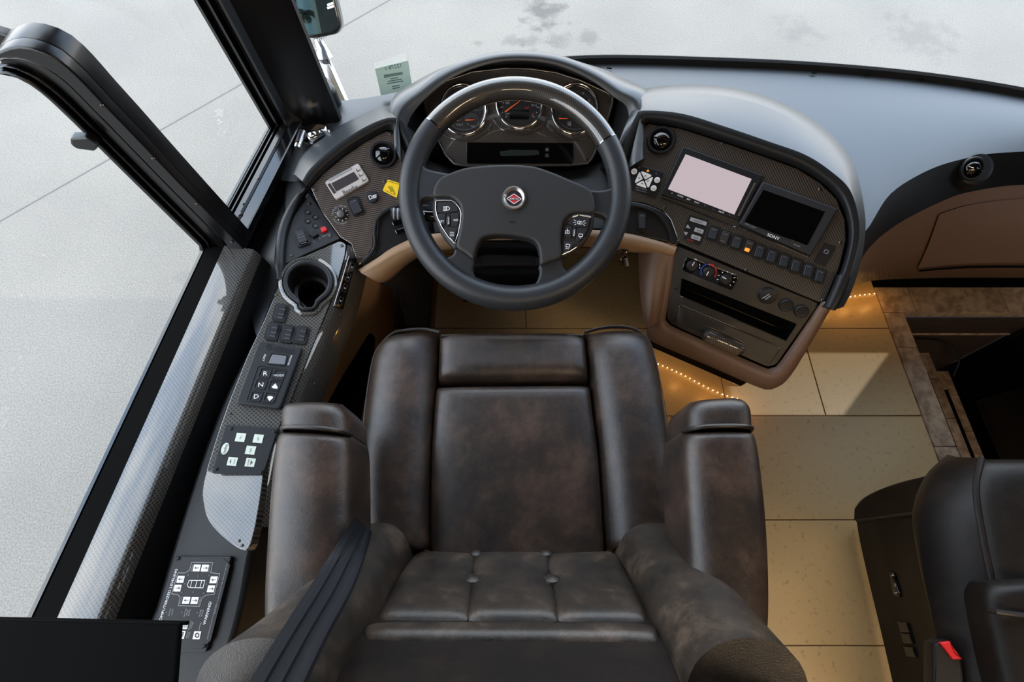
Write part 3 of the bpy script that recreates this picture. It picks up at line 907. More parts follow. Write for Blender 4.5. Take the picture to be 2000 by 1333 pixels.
# ---- hood of the left pod
lpan = [(606, 367), (632, 339), (673, 304), (711, 279), (740, 263), (757, 254), (768, 257), (774, 268), (790, 296), (800, 340)]
lrim = [(596, 362), (616, 333), (660, 294), (702, 264), (736, 246), (758, 237), (778, 240), (786, 254), (802, 290), (814, 340)]
lrim2 = [(590, 354), (608, 327), (652, 288), (696, 258), (732, 239), (760, 230), (784, 233), (794, 248), (812, 288), (824, 340)]
lback = [(570, 340), (590, 300), (636, 262), (690, 232), (736, 212), (768, 206), (800, 212), (810, 240), (828, 290), (836, 340)]
a0, a1, a2 = C(lpan, pl=LP.up(-.002)), C(lrim, pl=LP.up(.014)), C(lrim2, pl=LP.up(.012))
am = C([((p[0] + q[0]) / 2, (p[1] + q[1]) / 2) for p, q in zip(lpan, lrim)], pl=LP.up(.010))
a3 = C(lback, z=.602)
loft('left_pod_rim', [a0, am, a1, a2], MT['vinyl'], db, n=50, sharp=0)
loft('left_pod_hood', [resample(a2, 50), [p.lerp(q, .5) + Vector((0, 0, .008)) for p, q in zip(resample(a2, 50), resample(a3, 50))], resample(a3, 50)], MT['dash'], db, raw=True, sharp=0)
# left end: smooth skin running down to the window sill
lend = C([(540, 372), (556, 330), (590, 270), (628, 238), (700, 205)], z=.607)
# ---- hood of the right pod
rpan = [(1226, 330), (1234, 303), (1258, 246), (1266, 240), (1328, 250), (1412, 276), (1490, 303), (1558, 328), (1603, 356), (1637, 389), (1653, 430), (1656, 470), (1643, 524), (1620, 572), (1604, 600)]
rrim = [(1210, 330), (1220, 298), (1248, 232), (1260, 223), (1330, 230), (1415, 256), (1496, 284), (1566, 311), (1614, 341), (1651, 377), (1668, 428), (1668, 470), (1656, 524), (1640, 570), (1624, 600)]
rrim2 = [(1204, 330), (1212, 296), (1242, 226), (1258, 216), (1332, 222), (1418, 248), (1500, 276), (1572, 302), (1622, 334), (1660, 371), (1677, 426), (1677, 470), (1664, 524), (1648, 572), (1632, 602)]
rsil = [(1196, 330), (1206, 290), (1240, 205), (1268, 187), (1350, 182), (1440, 192), (1520, 219), (1585, 258), (1630, 300), (1660, 352), (1678, 424), (1679, 470), (1668, 524), (1652, 574), (1636, 604)]
b0, b1, b2 = C(rpan, pl=RP.up(-.002)), C(rrim, pl=RP.up(.016)), C(rrim2, pl=RP.up(.014))
bm_ = C([((p[0] + q[0]) / 2, (p[1] + q[1]) / 2) for p, q in zip(rpan, rrim)], pl=RP.up(.013))
b3 = spl([RP.up(.010).hit(*q).lerp(PZ(*q, .70), .55 if i < 10 else 0.0) for i, q in enumerate(rsil)], 5)
bb = spl([PZ(*q, z) for q, z in [((1200, 330), .58), ((1210, 270), .585), ((1244, 188), .60), ((1280, 172), .602), ((1360, 168), .604), ((1450, 178), .604), ((1530, 205), .604), ((1600, 245), .604), ((1645, 290), .602), ((1672, 345), .60), ((1684, 424), .595), ((1684, 470), .58), ((1676, 524), .56), ((1660, 574), .54), ((1644, 606), .53)]], 5)
loft('pod_rim', [b0, bm_, b1, b2], MT['vinyl'], db, n=80, sharp=0)
Q2, Q3, Qb = resample(b2, 80), resample(b3, 80), resample(bb, 80)
loft('pod_hood', [Q2, Q3, [p.lerp(q, .5) + Vector((0, 0, .012)) for p, q in zip(Q3, Qb)], Qb], MT['dash'], db, raw=True, sharp=0)
tube('pod_rim_end', [RP.up(.012).hit(x, y) for x, y in [(1648, 540), (1638, 566), (1628, 588), (1620, 603)]], [.012, .0125, .0125, .011], MT['vinyl'], db, seg=12)

# ---- wedges either side of the cluster and the black face below it
loft('column_cowl', [C([(800, 300), (850, 318), (910, 334), (1010, 338), (1110, 334), (1170, 318), (1225, 300)], pl=QP.up(-.02)),
                     C([(800, 400), (850, 410), (910, 415), (1010, 415), (1110, 415), (1170, 410), (1225, 400)], d=1.06),
                     C([(760, 500), (850, 455), (930, 450), (1010, 450), (1110, 450), (1180, 447), (1260, 470)], d=1.02)], MT['vinyl'], db, n=40, sharp=0)
for nm, pts, pl_ in (('left_pocket', [(737, 424), (756, 410), (790, 398), (840, 398), (850, 458), (800, 474), (740, 502), (722, 520), (702, 518), (730, 492)], LP),
                     ('right_pocket', [(1180, 392), (1234, 392), (1264, 398), (1296, 411), (1314, 436), (1330, 478), (1250, 462), (1180, 450)], Plane(PD(1260, 430, .985), (-.1, -.45, .88)))):
    slab('lower_pocket', rnd(pts, 8), pl_, MT['vinyl'], db, t=.010, lift=-.013, bev=.004)
rp2 = Plane(PD(1260, 430, .985), (-.1, -.45, .88))
tube('pocket_bead', [rp2.up(.001).hit(*p) for p in spl([(1200, 402), (1234, 402), (1262, 408), (1288, 422), (1304, 446), (1312, 474)], 4)], .0035, MT['vinyl'], db, seg=8)
rocker(rp2, 1254, 432, (6, .6), (-.6, 16), db, lift=-.003)
tube('pocket_bead', [LP.up(.004).hit(*p) for p in spl([(782, 402), (757, 411), (738, 428), (732, 450), (731, 486), (708, 514)], 4)], .004, MT['vinyl'], db, seg=8)
# tan knee roll under the dash
kt = C([(700, 527), (737, 504), (770, 482), (830, 459), (930, 452), (1060, 450), (1160, 449), (1230, 457), (1290, 472), (1322, 482)], d=.985)
km = C([(706, 534), (742, 515), (778, 494), (834, 474), (930, 466), (1060, 464), (1160, 463), (1230, 474), (1290, 486), (1318, 494)], d=.965)
kb = C([(738, 552), (756, 545), (796, 512), (840, 492), (930, 482), (1060, 480), (1160, 482), (1226, 490), (1280, 496), (1312, 502)], d=1.0)
kk = C([(741, 554), (760, 548), (800, 514), (842, 494), (930, 484), (1060, 482), (1160, 484), (1226, 492), (1280, 499), (1308, 506)], d=1.07)
loft('knee_roll', [kt, km, kb, kk], MT['tan'], db, n=50, sharp=0)
# steering column under the wheel
tube('steering_column', [PD(1000, 450, 1.03), PD(1000, 480, 1.15), PD(1000, 500, 1.3)], [.055, .05, .05], MT['rubber'], db, seg=18)
loft('column_boot', [C([(900, 520), (915, 440), (1000, 425), (1070, 440), (1085, 520)], d=.96), C([(905, 545), (950, 540), (1000, 540), (1050, 540), (1075, 545)], d=1.0), C([(905, 590), (950, 590), (1000, 590), (1050, 590), (1075, 590)], d=1.1)], MT['gloss'], db, n=24, sharp=0)

# ------------------------------------------------------------------ instrument cluster
ic = thing('instrument_cluster', QP.o, 'carbon instrument cluster with three round chrome ringed gauges behind the steering wheel', 'instrument cluster')
ipts = [(827, 202), (835, 187), (872, 157), (922, 140), (985, 133), (1035, 134), (1085, 141), (1135, 157), (1185, 180), (1199, 190), (1197, 205), (1182, 255), (1172, 280), (1157, 312), (1147, 322), (1110, 326), (910, 327), (887, 322), (870, 305), (852, 270), (835, 230)]
slab('face_panel', ipts, QP, MT['carbonC'], ic, t=.010, lift=-.006, bev=.004, seg=3)
frame('face_bead', ipts, QP, MT['carbonC'], .005, ic, t=.006, lift=.003, bev=.0022)
for cx, cy, k in ((906, 216, 0), (1015, 204, 1), (1122, 215, 2)):
    gz = lathe('gauge', QP, (cx, cy), [(41, .0042), (41, .0055)], MT['dial'], ic, seg=40)
    lathe('gauge_surround', QP, (cx, cy), [(58, .003), (56, .0055), (50, .010), (48.5, .012), (47, .0118)], MT['carbonC'], ic, seg=40) if False else None
    o2, s = QP.p2(cx, cy), QP.sc(cx, cy)
    ci = [tuple(o2 + Vector((math.cos(a), math.sin(a))) * 49 * s) for a in [2 * math.pi * i / 48 for i in range(48)]]
    frame('gauge_bezel', ci, QP, MT['chrome'], 5.2 * s, gz, t=.012, lift=.003, bev=.0022, m2=True)
    cj = [tuple(o2 + Vector((math.cos(a), math.sin(a))) * 43.6 * s) for a in [2 * math.pi * i / 48 for i in range(48)]]
    frame('inner_ring', cj, QP, MT['darkchrome'], 1.6 * s, gz, t=.006, lift=.003, bev=.0008, m2=True)
    D = QP.up(.0056)
    if k == 1:
        tk = []
        for i in range(17):
            a = math.radians(222 - i * 264 / 16)
            r0 = 33 if i % 2 == 0 else 35.5
            tk.append([(cx + math.cos(a) * r0, cy - math.sin(a) * r0), (cx + math.cos(a) * 38.5, cy - math.sin(a) * 38.5)])
        lines('scale', tk, D, MT['greyprint'], gz, wpx=1)
        txts([('4 103', (988, 201), 4.5, (1, 0)), ('84 0', (1043, 206), 4.5, (1, 0)), ('75 6', (1041, 190), 4.5, (1, 0)), ('km/h', (992, 222), 3.5, (1, 0)), ('1 0', (1000, 178), 4, (1, 0)), ('65', (1030, 178), 4, (1, 0))], D, MT['greyprint'], gz)
        txts([('mi', (996, 196), 4, (1, 0)), ('MPH', (1031, 197), 4, (1, 0)), ('kW', (1029, 211), 4, (1, 0)), ('12', (1041, 223), 4, (1, 0))], D, MT['redprint'], gz)
        nd, nw = [((986, 219.5), (1021, 193.5))], 2.6
        slab('lcd', rnd(para(1014, 224, (19, 0), (0, 9)), 2), D, MT['screen_off'], gz, t=.0004, lift=.0002, bev=.0001)
    elif k == 0:
        tk = [arc(887, 236, 13, 0, 125, 10), arc(921, 236, 13, 0, 180, 12), arc(921, 236, 9, 20, 170, 8), [(893, 217), (938, 215), (945, 210), (944, 196)], [(893, 217), (880, 226), (877, 245)], [(945, 214), (946, 238), (936, 250)],
              [(914, 243), (919, 246), (932, 246), (935, 242)], arc(906, 216, 38, 200, 340, 22)]
        for i in range(25):
            a = math.radians(30 + i * 150 / 24)
            tk.append([(cx + math.cos(a) * 33, cy - math.sin(a) * 33), (cx + math.cos(a) * (36 if i % 4 else 38), cy - math.sin(a) * (36 if i % 4 else 38))])
        lines('scale', tk, D, MT['dimprint'], gz, wpx=1)
        txts([('CHECK', (916, 208), 4, (1, 0), .7), ('ENGINE', (916, 212.5), 4, (1, 0), .7), ('STOP', (933, 201), 4, (1, 0), .8), ('ENGINE', (933, 205.5), 4, (1, 0), .6), ('VOLT', (898, 244), 4, (1, 0)), ('16', (896, 224), 4, (1, 0)), ('FUEL', (925, 248), 3, (1, 0)), ('E', (913, 242), 3, (1, 0)), ('F', (934, 241), 3, (1, 0))], D, MT['greyprint'], gz)
        nd, nw = [((879, 236), (896, 236)), ((910, 235), (927, 234.5))], 2.2
    else:
        tk = [arc(1106, 231, 13, 10, 180, 12), arc(1142, 231, 14, 100, 180, 10), [(1086, 216), (1090, 213), (1108, 214)], [(1086, 216), (1087, 240)], arc(1122, 215, 38, 205, 330, 22)]
        for i in range(31):
            a = math.radians(0 + i * 150 / 30)
            r0 = 33 if i % 5 == 0 else 35
            tk.append([(cx + math.cos(a) * r0, cy - math.sin(a) * r0), (cx + math.cos(a) * 38, cy - math.sin(a) * 38)])
        lines('scale', tk, D, MT['dimprint'], gz, wpx=1)
        txts([('OIL', (1112, 240), 4, (1, 0)), ('PSI', (1112, 244.5), 4, (1, 0)), ('TEMP', (1132, 241), 4, (1, 0)), ('15', (1138, 183), 4.5, (1, 0)), ('20', (1150, 197), 4, (1, 0)), ('50', (1107, 219), 3, (1, 0))], D, MT['greyprint'], gz)
        lines('red_mark', [[(1087, 211), (1100, 212), (1110, 215)]], D, MT['redprint'], gz, wpx=2)
        nd, nw = [((1091, 232), (1109, 232)), ((1122, 232), (1136, 232))], 2.2
    for (p, q_) in nd:
        dx, dy = q_[0] - p[0], q_[1] - p[1]
        l = math.hypot(dx, dy); nx, ny = -dy / l * nw / 2, dx / l * nw / 2
        slab('needle', [(p[0] + nx, p[1] + ny), (p[0] - nx, p[1] - ny), (q_[0] - nx * .4, q_[1] - ny * .4), (q_[0] + nx * .4, q_[1] + ny * .4)], D, MT['needle'], gz, t=.001, lift=.0016, bev=.0002)
    # swept bead under each ring
    tube('gauge_bead', [QP.up(.0048).hit(*p) for p in arc(cx, cy, 61, 208, 332, 22, .95)], .0028, MT['carbonC'], ic, seg=8)
dp = slab('display_strip', rnd([(912, 279), (1119, 280), (1119, 320), (912, 320)], 3), QP, MT['screen_off'], ic, t=.002, lift=.0045, bev=.0006)
slab('display_glass', rnd([(976, 296), (1000, 293), (1052, 294), (1054, 302), (1040, 304), (978, 305)], 3), QP.up(.0066), mat('display glow', '#1c2424', .3), dp, t=.0006, bev=.0002)
for cy, sg in ((292.5, '='), (304, 'i')):
    slab('display_button', rnd(para(1068.5, cy, (4, 0), (0, 4)), 1), QP.up(.0066), MT['plastic'], dp, t=.001, bev=.0003)
    txts([(sg, (1068.5, cy), 4.5, (1, 0))], QP.up(.0077), MT['white'], dp)
for p in ((840, 210), (887, 315), (1187, 200), (1145, 312)): screw(QP, *p, ic, lift=.004, r=2.4, m='plastic')

# ------------------------------------------------------------------ left switch panel
sp_ = thing('switch_panel', LP.o, 'carbon switch panel with a round air vent left of the steering wheel', 'switch panel')
lpts = [(607, 367), (632, 339), (673, 305), (711, 279), (740, 263), (755, 256), (766, 257), (772, 264), (790, 296), (800, 340), (790, 396), (776, 402), (754, 411), (736, 426), (729, 447), (728, 483), (707, 514), (700, 518), (686, 477), (664, 463), (628, 413)]
slab('panel', lpts, LP, MT['carbonL'], sp_, t=.006, lift=-.006, bev=.0015)
vent(LP, 749, 303, 27, sp_, ang=35)
rocker(LP, 695, 404, (8, -3), (6, 14), sp_, lift=0, marks=(-.75,))
kb_ = lathe('headlight_button', LP, (727, 386), [(12, 0), (12, .006), (10.5, .0085), (4, .009)], MT['plastic_g'], sp_)
txts([('D', (724, 386), 8, (1, -.35))], LP.up(.0092), MT['white'], kb_)
lines('beam_icon', [[(728, 383 + k * 2.4), (735, 380.5 + k * 2.4)] for k in range(3)], LP.up(.0092), MT['white'], kb_, wpx=1.2)
kn = lathe('dimmer_knob', LP, (667, 420), [(13, 0), (12.5, .003), (9, .004), (9, .010), (8.5, .011)], MT['plastic'], sp_)
lathe('knob_cap', LP, (667, 420), [(7.4, .011), (7, .0122), (3, .0125)], MT['alu'], kn)
lt = []
for s, a0_, a1_ in (('COMFORT DRIVE', 175, 60), ('ADJUSTMENT', -150, -55)):
    for i, ch in enumerate(s):
        a = math.radians(a0_ + (a1_ - a0_) * i / (len(s) - 1))
        dr_ = (math.sin(a), math.cos(a)) if a0_ > 0 else (-math.sin(a), -math.cos(a))
        lt.append((ch, (667 + 17.5 * math.cos(a), 420 - 17.5 * math.sin(a)), 3.6, dr_))
txts([i for i in lt if i[0] != ' '], LP.up(.0004), MT['greyprint'], sp_)
lines('knob_ticks', [[(667 + 10.5 * math.cos(a), 420 - 10.5 * math.sin(a)), (667 + 12.5 * math.cos(a), 420 - 12.5 * math.sin(a))] for a in [math.radians(k * 40) for k in range(9)]], LP.up(.0034), MT['white'], kn)
for p in ((616, 370), (702, 505), (763, 262), (752, 355)): screw(LP, *p, sp_)

bx_ = thing('brake_display', LP.hit(678, 356), 'small silver display unit with a dark screen on the left carbon panel', 'display')
slab('case', rnd([(635, 357), (700, 320), (722, 354.5), (657, 392)], 5), LP, MT['silver'], bx_, t=.006, lift=0, bev=.0018)
slab('screen', rnd([(648.5, 360), (692, 337.5), (702, 352), (658, 376)], 1), LP, MT['lcd'], bx_, t=.0012, lift=.0056, bev=.0003)
slab('key_bar', rnd([(643, 352), (687, 328.5), (689, 332), (645, 355.5)], 1), LP, MT['greyprint'], bx_, t=.0012, lift=.0056, bev=.0003)
slab('key_bar', rnd([(641, 362), (646, 359.5), (658, 378), (653, 380.5)], 1), LP, MT['lcd'], bx_, t=.0012, lift=.0056, bev=.0003)
for p in ((700, 332), (705, 341.5), (711, 351)):
    slab('key', rnd(para(*p, (4.5, -2.4), (1.6, 3)), 1), LP, MT['silver'], bx_, t=.0025, lift=.0056, bev=.0005)
    lines('key_mark', [[(p[0] - 4.5, p[1] - 2), (p[0] - 2, p[1] + 3.4), (p[0] + 3, p[1] + .6)]], LP.up(.0083), MT['blackprint'], bx_, wpx=1)
txts([('Bendix', (684, 371), 9, (1, -.54), .92)], LP.up(.0062), MT['blackprint'], bx_)
yl = thing('warning_label', LP.hit(762, 370), 'yellow square warning label stuck on the carbon panel beside the wheel rim', 'label')
slab('sheet', rnd([(757, 351), (781, 358), (775, 387), (747, 373)], 3), LP, MT['yellow'], yl, t=.0006, lift=.0003, bev=.0002)
txts([('WARNING', (768, 372), 4, (-.5, -1), .62), ('BRAKES', (762, 369), 4, (-.5, -1), .62)], LP.up(.001), MT['blackprint'], yl)
lines('printed_line', [[(757, 354), (778, 360)], [(752, 372), (772, 382)]], LP.up(.001), MT['blackprint'], yl, wpx=.8)

# ------------------------------------------------------------------ control stalk
st = thing('column_stalk', PD(840, 420, .99), 'black column stalk with a ribbed grey tip left of the steering wheel', 'stalk')
pa = [PD(870, 424, 1.0), PD(845, 422, .995), PD(820, 420, .99), PD(792, 419, .985)]
tube('stalk', pa, [.013, .0125, .012, .0115], MT['gloss'], st, seg=16)
tip = tube('tip', [PD(793, 419, .985), PD(764, 417, .98)], .0115, MT['plastic_g'], st, seg=18)
for k in range(6):
    a = 2 * math.pi * k / 6
tube('tip_ring', [PD(776, 418, .9825), PD(779, 418.2, .983)], .0122, MT['greyprint'], tip, seg=18)
tube('tip_ring', [PD(768, 417.3, .981), PD(771, 417.5, .9815)], .0122, MT['greyprint'], tip, seg=18)
txts([('=D', (824, 418), 6, (1, .03))], Plane(PD(824, 418, .976), (0, -CS, SN)), MT['white'], st)
slab('lever_knob', rnd(para(831, 441, (5, 0), (0, 6)), 2), Plane(PD(831, 441, .985), (0, -CS, SN)), MT['plastic_g'], st, t=.02, lift=-.015, bev=.003)
for k, (x, y) in enumerate(((776, 436), (782, 452))):
    slab('stalk_lever', rnd(para(x, y, (9, -3), (2, 4)), 2), LP.up(.002), MT['gloss'], st, t=.008, bev=.002)
# ------------------------------------------------------------------ right pod: upper carbon panel
cp = thing('control_panel', RP.o, 'carbon control panel of the right dash pod with a row of ten rocker switches', 'control panel')
cpts = [(1228, 330), (1236, 303), (1259, 247), (1267, 242), (1328, 251), (1412, 278), (1490, 305), (1558, 330), (1601, 357), (1634, 389), (1650, 430), (1652, 470), (1639, 524), (1612, 586), (1601, 591), (1326, 474), (1310, 430), (1293, 410), (1261, 397), (1228, 392)]
slab('panel', cpts, RP, MT['carbonR'], cp, t=.006, lift=-.006, bev=.0015)
slab('backing', [(1220, 330), (1250, 240), (1262, 232), (1412, 266), (1558, 318), (1610, 348), (1645, 383), (1664, 430), (1664, 470), (1654, 524), (1632, 575), (1612, 602), (1590, 596), (1320, 482), (1220, 400)], RP, MT['matte'], cp, t=.004, lift=-.014, bev=.001)
vent(RP, 1291, 275, 28, cp, ang=-20, m='gloss')
for i, (x, y) in enumerate(((1392, 456.5), (1414, 465.5), (1438, 474), (1461, 483), (1482, 492), (1506, 501), (1530, 510), (1553, 519.5), (1577, 529), (1600, 539.5))):
    rocker(RP, x, y, (7.5, 2.4), (-4.2, 11.5), cp, lift=0, face='plastic_g' if i != 3 else 'plastic', lit=(i == 3), marks=(-.66,) if i not in (1,) else (-.66, .5), hi=(-1 if i in (1, 3) else 1))
pt = slab('blank_plate', rnd([(1612, 474), (1632, 482), (1610, 521), (1589, 512)], 2), RP, MT['plastic'], cp, t=.003, bev=.0008)
frame('socket_rim', rnd([(1611, 487), (1619, 490), (1616, 497), (1608, 494)], 2), RP.up(.003), MT['greyprint'], .0009, pt, t=.0006, bev=.0002)
for p in ((1411, 281), (1601, 370), (1641, 474), (1299, 405), (1325, 472), (1457, 528), (1606, 587), (1488, 346)): screw(RP, *p, cp, lift=0)
# mirror and heater keypad: plate, four wedge keys, round keys
kp = thing('camera_keypad', RP.hit(1262, 355), 'small black keypad with four white wedge keys between wheel and lit screen', 'keypad')
slab('plate', rnd([(1228, 318), (1296, 337), (1281, 386), (1226, 369)], 4), RP, MT['plastic'], kp, t=.003, bev=.001)
K = RP.up(.003)
z = lambda x, y: (1220 + x * .09, 300 + y * .09)
for tri, c, dd in (([(352, 400), (385, 392), (580, 470), (575, 500), (440, 570)], (452, 490), (0, -1)), ([(312, 410), (335, 415), (392, 560), (240, 645), (220, 620)], (315, 535), (-1, 0)),
               ([(600, 510), (615, 535), (525, 740), (500, 745), (440, 600)], (505, 600), (1, 0)), ([(405, 590), (470, 735), (460, 758), (262, 690), (255, 665)], (378, 655), (0, 1))):
    ky = slab('wedge_key', rnd([z(*p) for p in tri], 1.2), K, MT['white'], kp, t=.002, bev=.0006)
    x, y = z(*c)
    lines('key_mark', [[(x - 1.5, y + 1), (x, y - 1.5), (x + 1.6, y + 1)]], K.up(.002), MT['blackprint'], ky, wpx=1)
for i, (x, y) in enumerate((z(207, 392), z(705, 580), z(628, 758))):
    ky = lathe('round_key', K, (x, y), [(5.8, 0), (5.8, .0015), (5, .0021)], MT['white'], kp, seg=18)
    lines('key_mark', [[(x - 3, y - 1 + k * 2), (x + 3, y - .2 + k * 2)] for k in range(2)], K.up(.0021), MT['greyprint'], ky, wpx=.9)
lathe('indicator', K, z(505, 378), [(2.6, 0), (2.4, .0008)], MT['dot'], kp, seg=12)
for p in (z(322, 305), z(688, 437)): lathe('indicator', K, p, [(2, 0), (1.8, .0006)], MT['dimprint'], kp, seg=10)
txts([('VIEW MIRROR', z(360, 765), 2.6, (1, .26)), ('CAMERA SYSTEM', z(350, 815), 2, (1, .26))], K, MT['greyprint'], kp)
# small keypad under the lit screen
k2 = thing('arrow_keypad', RP.hit(1362, 450), 'grey arrow keypad of three bars and two triangles left of the rocker row', 'keypad')
slab('plate', rnd([(1346, 419), (1385, 431), (1367, 481), (1335, 468), (1334, 450)], 3), RP, MT['plastic'], k2, t=.002, bev=.0006)
K = RP.up(.002)
for (x, y, a, b) in ((1364, 433, (16, 5), (-1.2, 3.6)), (1365, 451, (8.5, 2.7), (-1.4, 4)), (1359, 464.5, (9, 2.8), (-1.4, 4))):
    ky = slab('bar_key', rnd(para(x, y, a, b), 1), K, MT['greyprint'], k2, t=.0012, bev=.0003)
    lines('key_mark', [[(x - a[0] * .5, y - a[1] * .5), (x + a[0] * .5, y + a[1] * .5)]], K.up(.0012), MT['dimprint'], ky, wpx=1.4)
for (x, y, s) in ((1344, 443, -1), (1339.5, 456, 1)):
    slab('arrow_key', [(x - 4.6, y - 1 - s * 2.6), (x + 4.4, y + 1.6 - s * 2.6), (x - .6 + s * .2, y + s * 4.6)], K, MT['greyprint'], k2, t=.0012, bev=.0003)
txts([('MICRO', (1348, 470), 3, (1, .3))], K, MT['redprint'], k2)

# ---- screens
s1 = thing('touch_screen', RP.hit(1390, 355), 'switched on touch screen glowing pale pink in the carbon pod', 'screen')
slab('bezel', rnd([(1333, 289), (1489, 346), (1440, 432), (1290, 381)], 4), RP, MT['plastic'], s1, t=.010, bev=.002)
A_ = RP.up(.010)
slab('glass', [(1339, 301.5), (1468, 350), (1434, 419.5), (1304.5, 369.5)], A_, MT['screen'], s1, t=.0008, bev=.0002)
slab('metal_strip', rnd([(1473, 358), (1476, 359), (1444, 422), (1441, 421)], 1), A_, MT['alu'], s1, t=.001, bev=.0003)
for i, s_ in enumerate(('o', 'MODE', 'SRC', 'NAVI', '+', '-', 'MUTE', '^')):
    f = (i + .6) / 8
    x, y = 1303 + f * 128, 373.5 + f * 50
    txts([(s_, (x, y), 3, (1, .385))], A_, MT['white'], s1)
s2 = thing('monitor', RP.hit(1533, 430), 'switched off black monitor with a wide bezel right of the lit screen', 'screen')
slab('bezel', rnd([(1486, 357), (1632, 410), (1578, 501), (1440, 440)], 4), RP, MT['plastic_g'], s2, t=.012, bev=.003)
A_ = RP.up(.012)
slab('glass', [(1491, 371), (1611, 414), (1576, 481), (1454, 433)], A_, MT['screen_off'], s2, t=.0008, bev=.0002)
txts([('SONY', (1510, 463), 6, (1, .38), 1.1)], A_, MT['white'], s2)
txts([('MENU', (1460, 439), 2.6, (1, .38)), ('INPUT', (1471, 444), 2.6, (1, .38)), ('POWER', (1556, 480), 2.8, (1, .38))], A_, MT['greyprint'], s2)
tube('chrome_line', [RP.up(.001).hit(*p) for p in ((1634, 411), (1607, 456), (1579, 503), (1530, 481), (1440, 442))], .0014, MT['darkchrome'], s2, seg=6)
tube('chrome_line', [RP.up(.001).hit(*p) for p in ((1291, 387), (1440, 446))], .0012, MT['darkchrome'], s1, seg=6)

# ------------------------------------------------------------------ right pod: lower panel in its tan shell
lw_ = thing('storage_panel', RL.hit(1430, 600), 'dark lower carbon panel with an open bin and a drawer in the tan pod', 'storage panel')
lpt = rnd([(1319, 479), (1600, 594), (1517, 713), (1499, 718), (1310, 634), (1301, 621)], 6)
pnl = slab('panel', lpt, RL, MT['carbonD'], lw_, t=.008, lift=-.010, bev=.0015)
bin_ = [(1331, 544), (1557, 634), (1536, 667), (1327, 578)]
cut(pnl, slab('c', rnd(bin_, 3), RL, MT['matte'], None, t=.05, lift=-.03, bev=.0005))
BB = RL.up(-.07)
# bin: four walls and a back
fp = [RL.p2(*p) for p in rnd(bin_, 3)]
loft('bin', [[RL.w(p, -.004) for p in fp] + [RL.w(fp[0], -.004)], [RL.w(p, -.07) for p in fp] + [RL.w(fp[0], -.07)]], MT['matte'], lw_, raw=True, sharp=30)
slab('bin_back', bin_, RL, MT['matte'], lw_, t=.002, lift=-.074, bev=.0005)
tube('bin_bead', [RL.hit(*p) for p in ((1331, 545), (1327, 578), (1535, 667))], .0016, MT['carbonD'], lw_, seg=6)
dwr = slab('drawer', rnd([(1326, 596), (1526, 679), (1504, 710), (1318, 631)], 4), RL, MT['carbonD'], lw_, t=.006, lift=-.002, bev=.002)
pq = RL.up(.012)
tube('pull', [pq.hit(*p) for p in ((1374, 652), (1380, 655), (1444, 683), (1452, 686))], [.008, .0145, .0145, .008], MT['carbonR'], dwr, seg=16)
hv = thing('heater_control', RL.hit(1386, 535), 'heater control strip with a red and blue ringed dial above the bin', 'heater control')
slab('plate', rnd([(1340, 502), (1443, 541), (1429, 568), (1331, 527)], 7), RL, MT['gloss'], hv, t=.004, bev=.0012)
A_ = RL.up(.004)
for i, (x, y) in enumerate(((1352, 519), (1384, 531), (1418, 545))):
    kd = lathe('knob', A_, (x, y), [(11, 0), (10.5, .008), (8, .0095)], MT['plastic'], hv, seg=20)
    a = (1.0, -2.1, 2.6)[i]
    lines('pointer', [[(x, y), (x + 8 * math.cos(a), y - 8 * math.sin(a))]], A_.up(.0096), MT['white'], kd, wpx=1.6)
lines('cold_arc', [arc(1384, 531, 15, 95, 200, 12)], A_, MT['blueprint'], hv, wpx=3)
lines('hot_arc', [arc(1384, 531, 15, -40, 85, 12)], A_, MT['redprint'], hv, wpx=3)
lines('tick', [[(1418 + 15 * math.cos(math.radians(a)), 545 - 13 * math.sin(math.radians(a))), (1418 + 18 * math.cos(math.radians(a)), 545 - 15 * math.sin(math.radians(a)))] for a in range(-60, 200, 35)] + [[(1357, 506), (1361, 508)], [(1366, 516), (1367, 519)], [(1366, 522), (1367, 524)]], A_, MT['white'], hv, wpx=1.4)
for (x, y, r) in ((1499, 577, 17),):
    kd = lathe('knob', RL, (x, y), [(r, -.002), (r, .006), (r * .9, .012), (r * .5, .013)], MT['plastic'], lw_)
    lines('legend', [[(x - 10, y + 6), (x + 3, y - 2)], [(x - 4, y + 8), (x + 6, y + 1)]], RL.up(.0131), MT['greyprint'], kd, wpx=2)
for (x, y) in ((1535, 596), (1565, 608)):
    lathe('socket_cap', RL, (x, y), [(13, -.002), (13, .004), (11, .006), (8, .0055)], MT['plastic'], lw_)
for p in ((1321, 488), (1320, 565), (1594, 598)): screw(RL, *p, lw_, lift=-.002, r=2.5, m='plastic')
# tan shell
ps = thing('pod_shell', RL.hit(1420, 690), 'tan moulded shell of the right dash pod reaching down to the floor', 'dash pod')
inn_ = [(1322, 474), (1318, 500), (1310, 560), (1300, 622), (1304, 630), (1312, 637), (1400, 677), (1494, 719), (1506, 719), (1518, 714), (1560, 656), (1600, 596), (1606, 588)]
mid_ = [(1316, 478), (1308, 520), (1298, 575), (1284, 630), (1288, 644), (1300, 652), (1396, 696), (1490, 740), (1514, 742), (1534, 728), (1576, 668), (1612, 606), (1620, 592)]
out_ = [(1290, 476), (1283, 520), (1276, 575), (1264, 645), (1266, 660), (1278, 670), (1386, 716), (1484, 758), (1510, 760), (1540, 740), (1582, 674), (1620, 608), (1628, 594)]
s0, s1_, s2_ = C(inn_, pl=RL.up(-.008)), C(mid_, pl=RL.up(.004)), C(out_, pl=RL.up(-.010))
si = C(inn_, pl=RL.up(-.002))
s3 = [p + Vector((.04, .08, -.10)) for p in resample(s2_, 60)]
s4 = [p + Vector((.10, .17, -.26)) for p in resample(s2_, 60)]
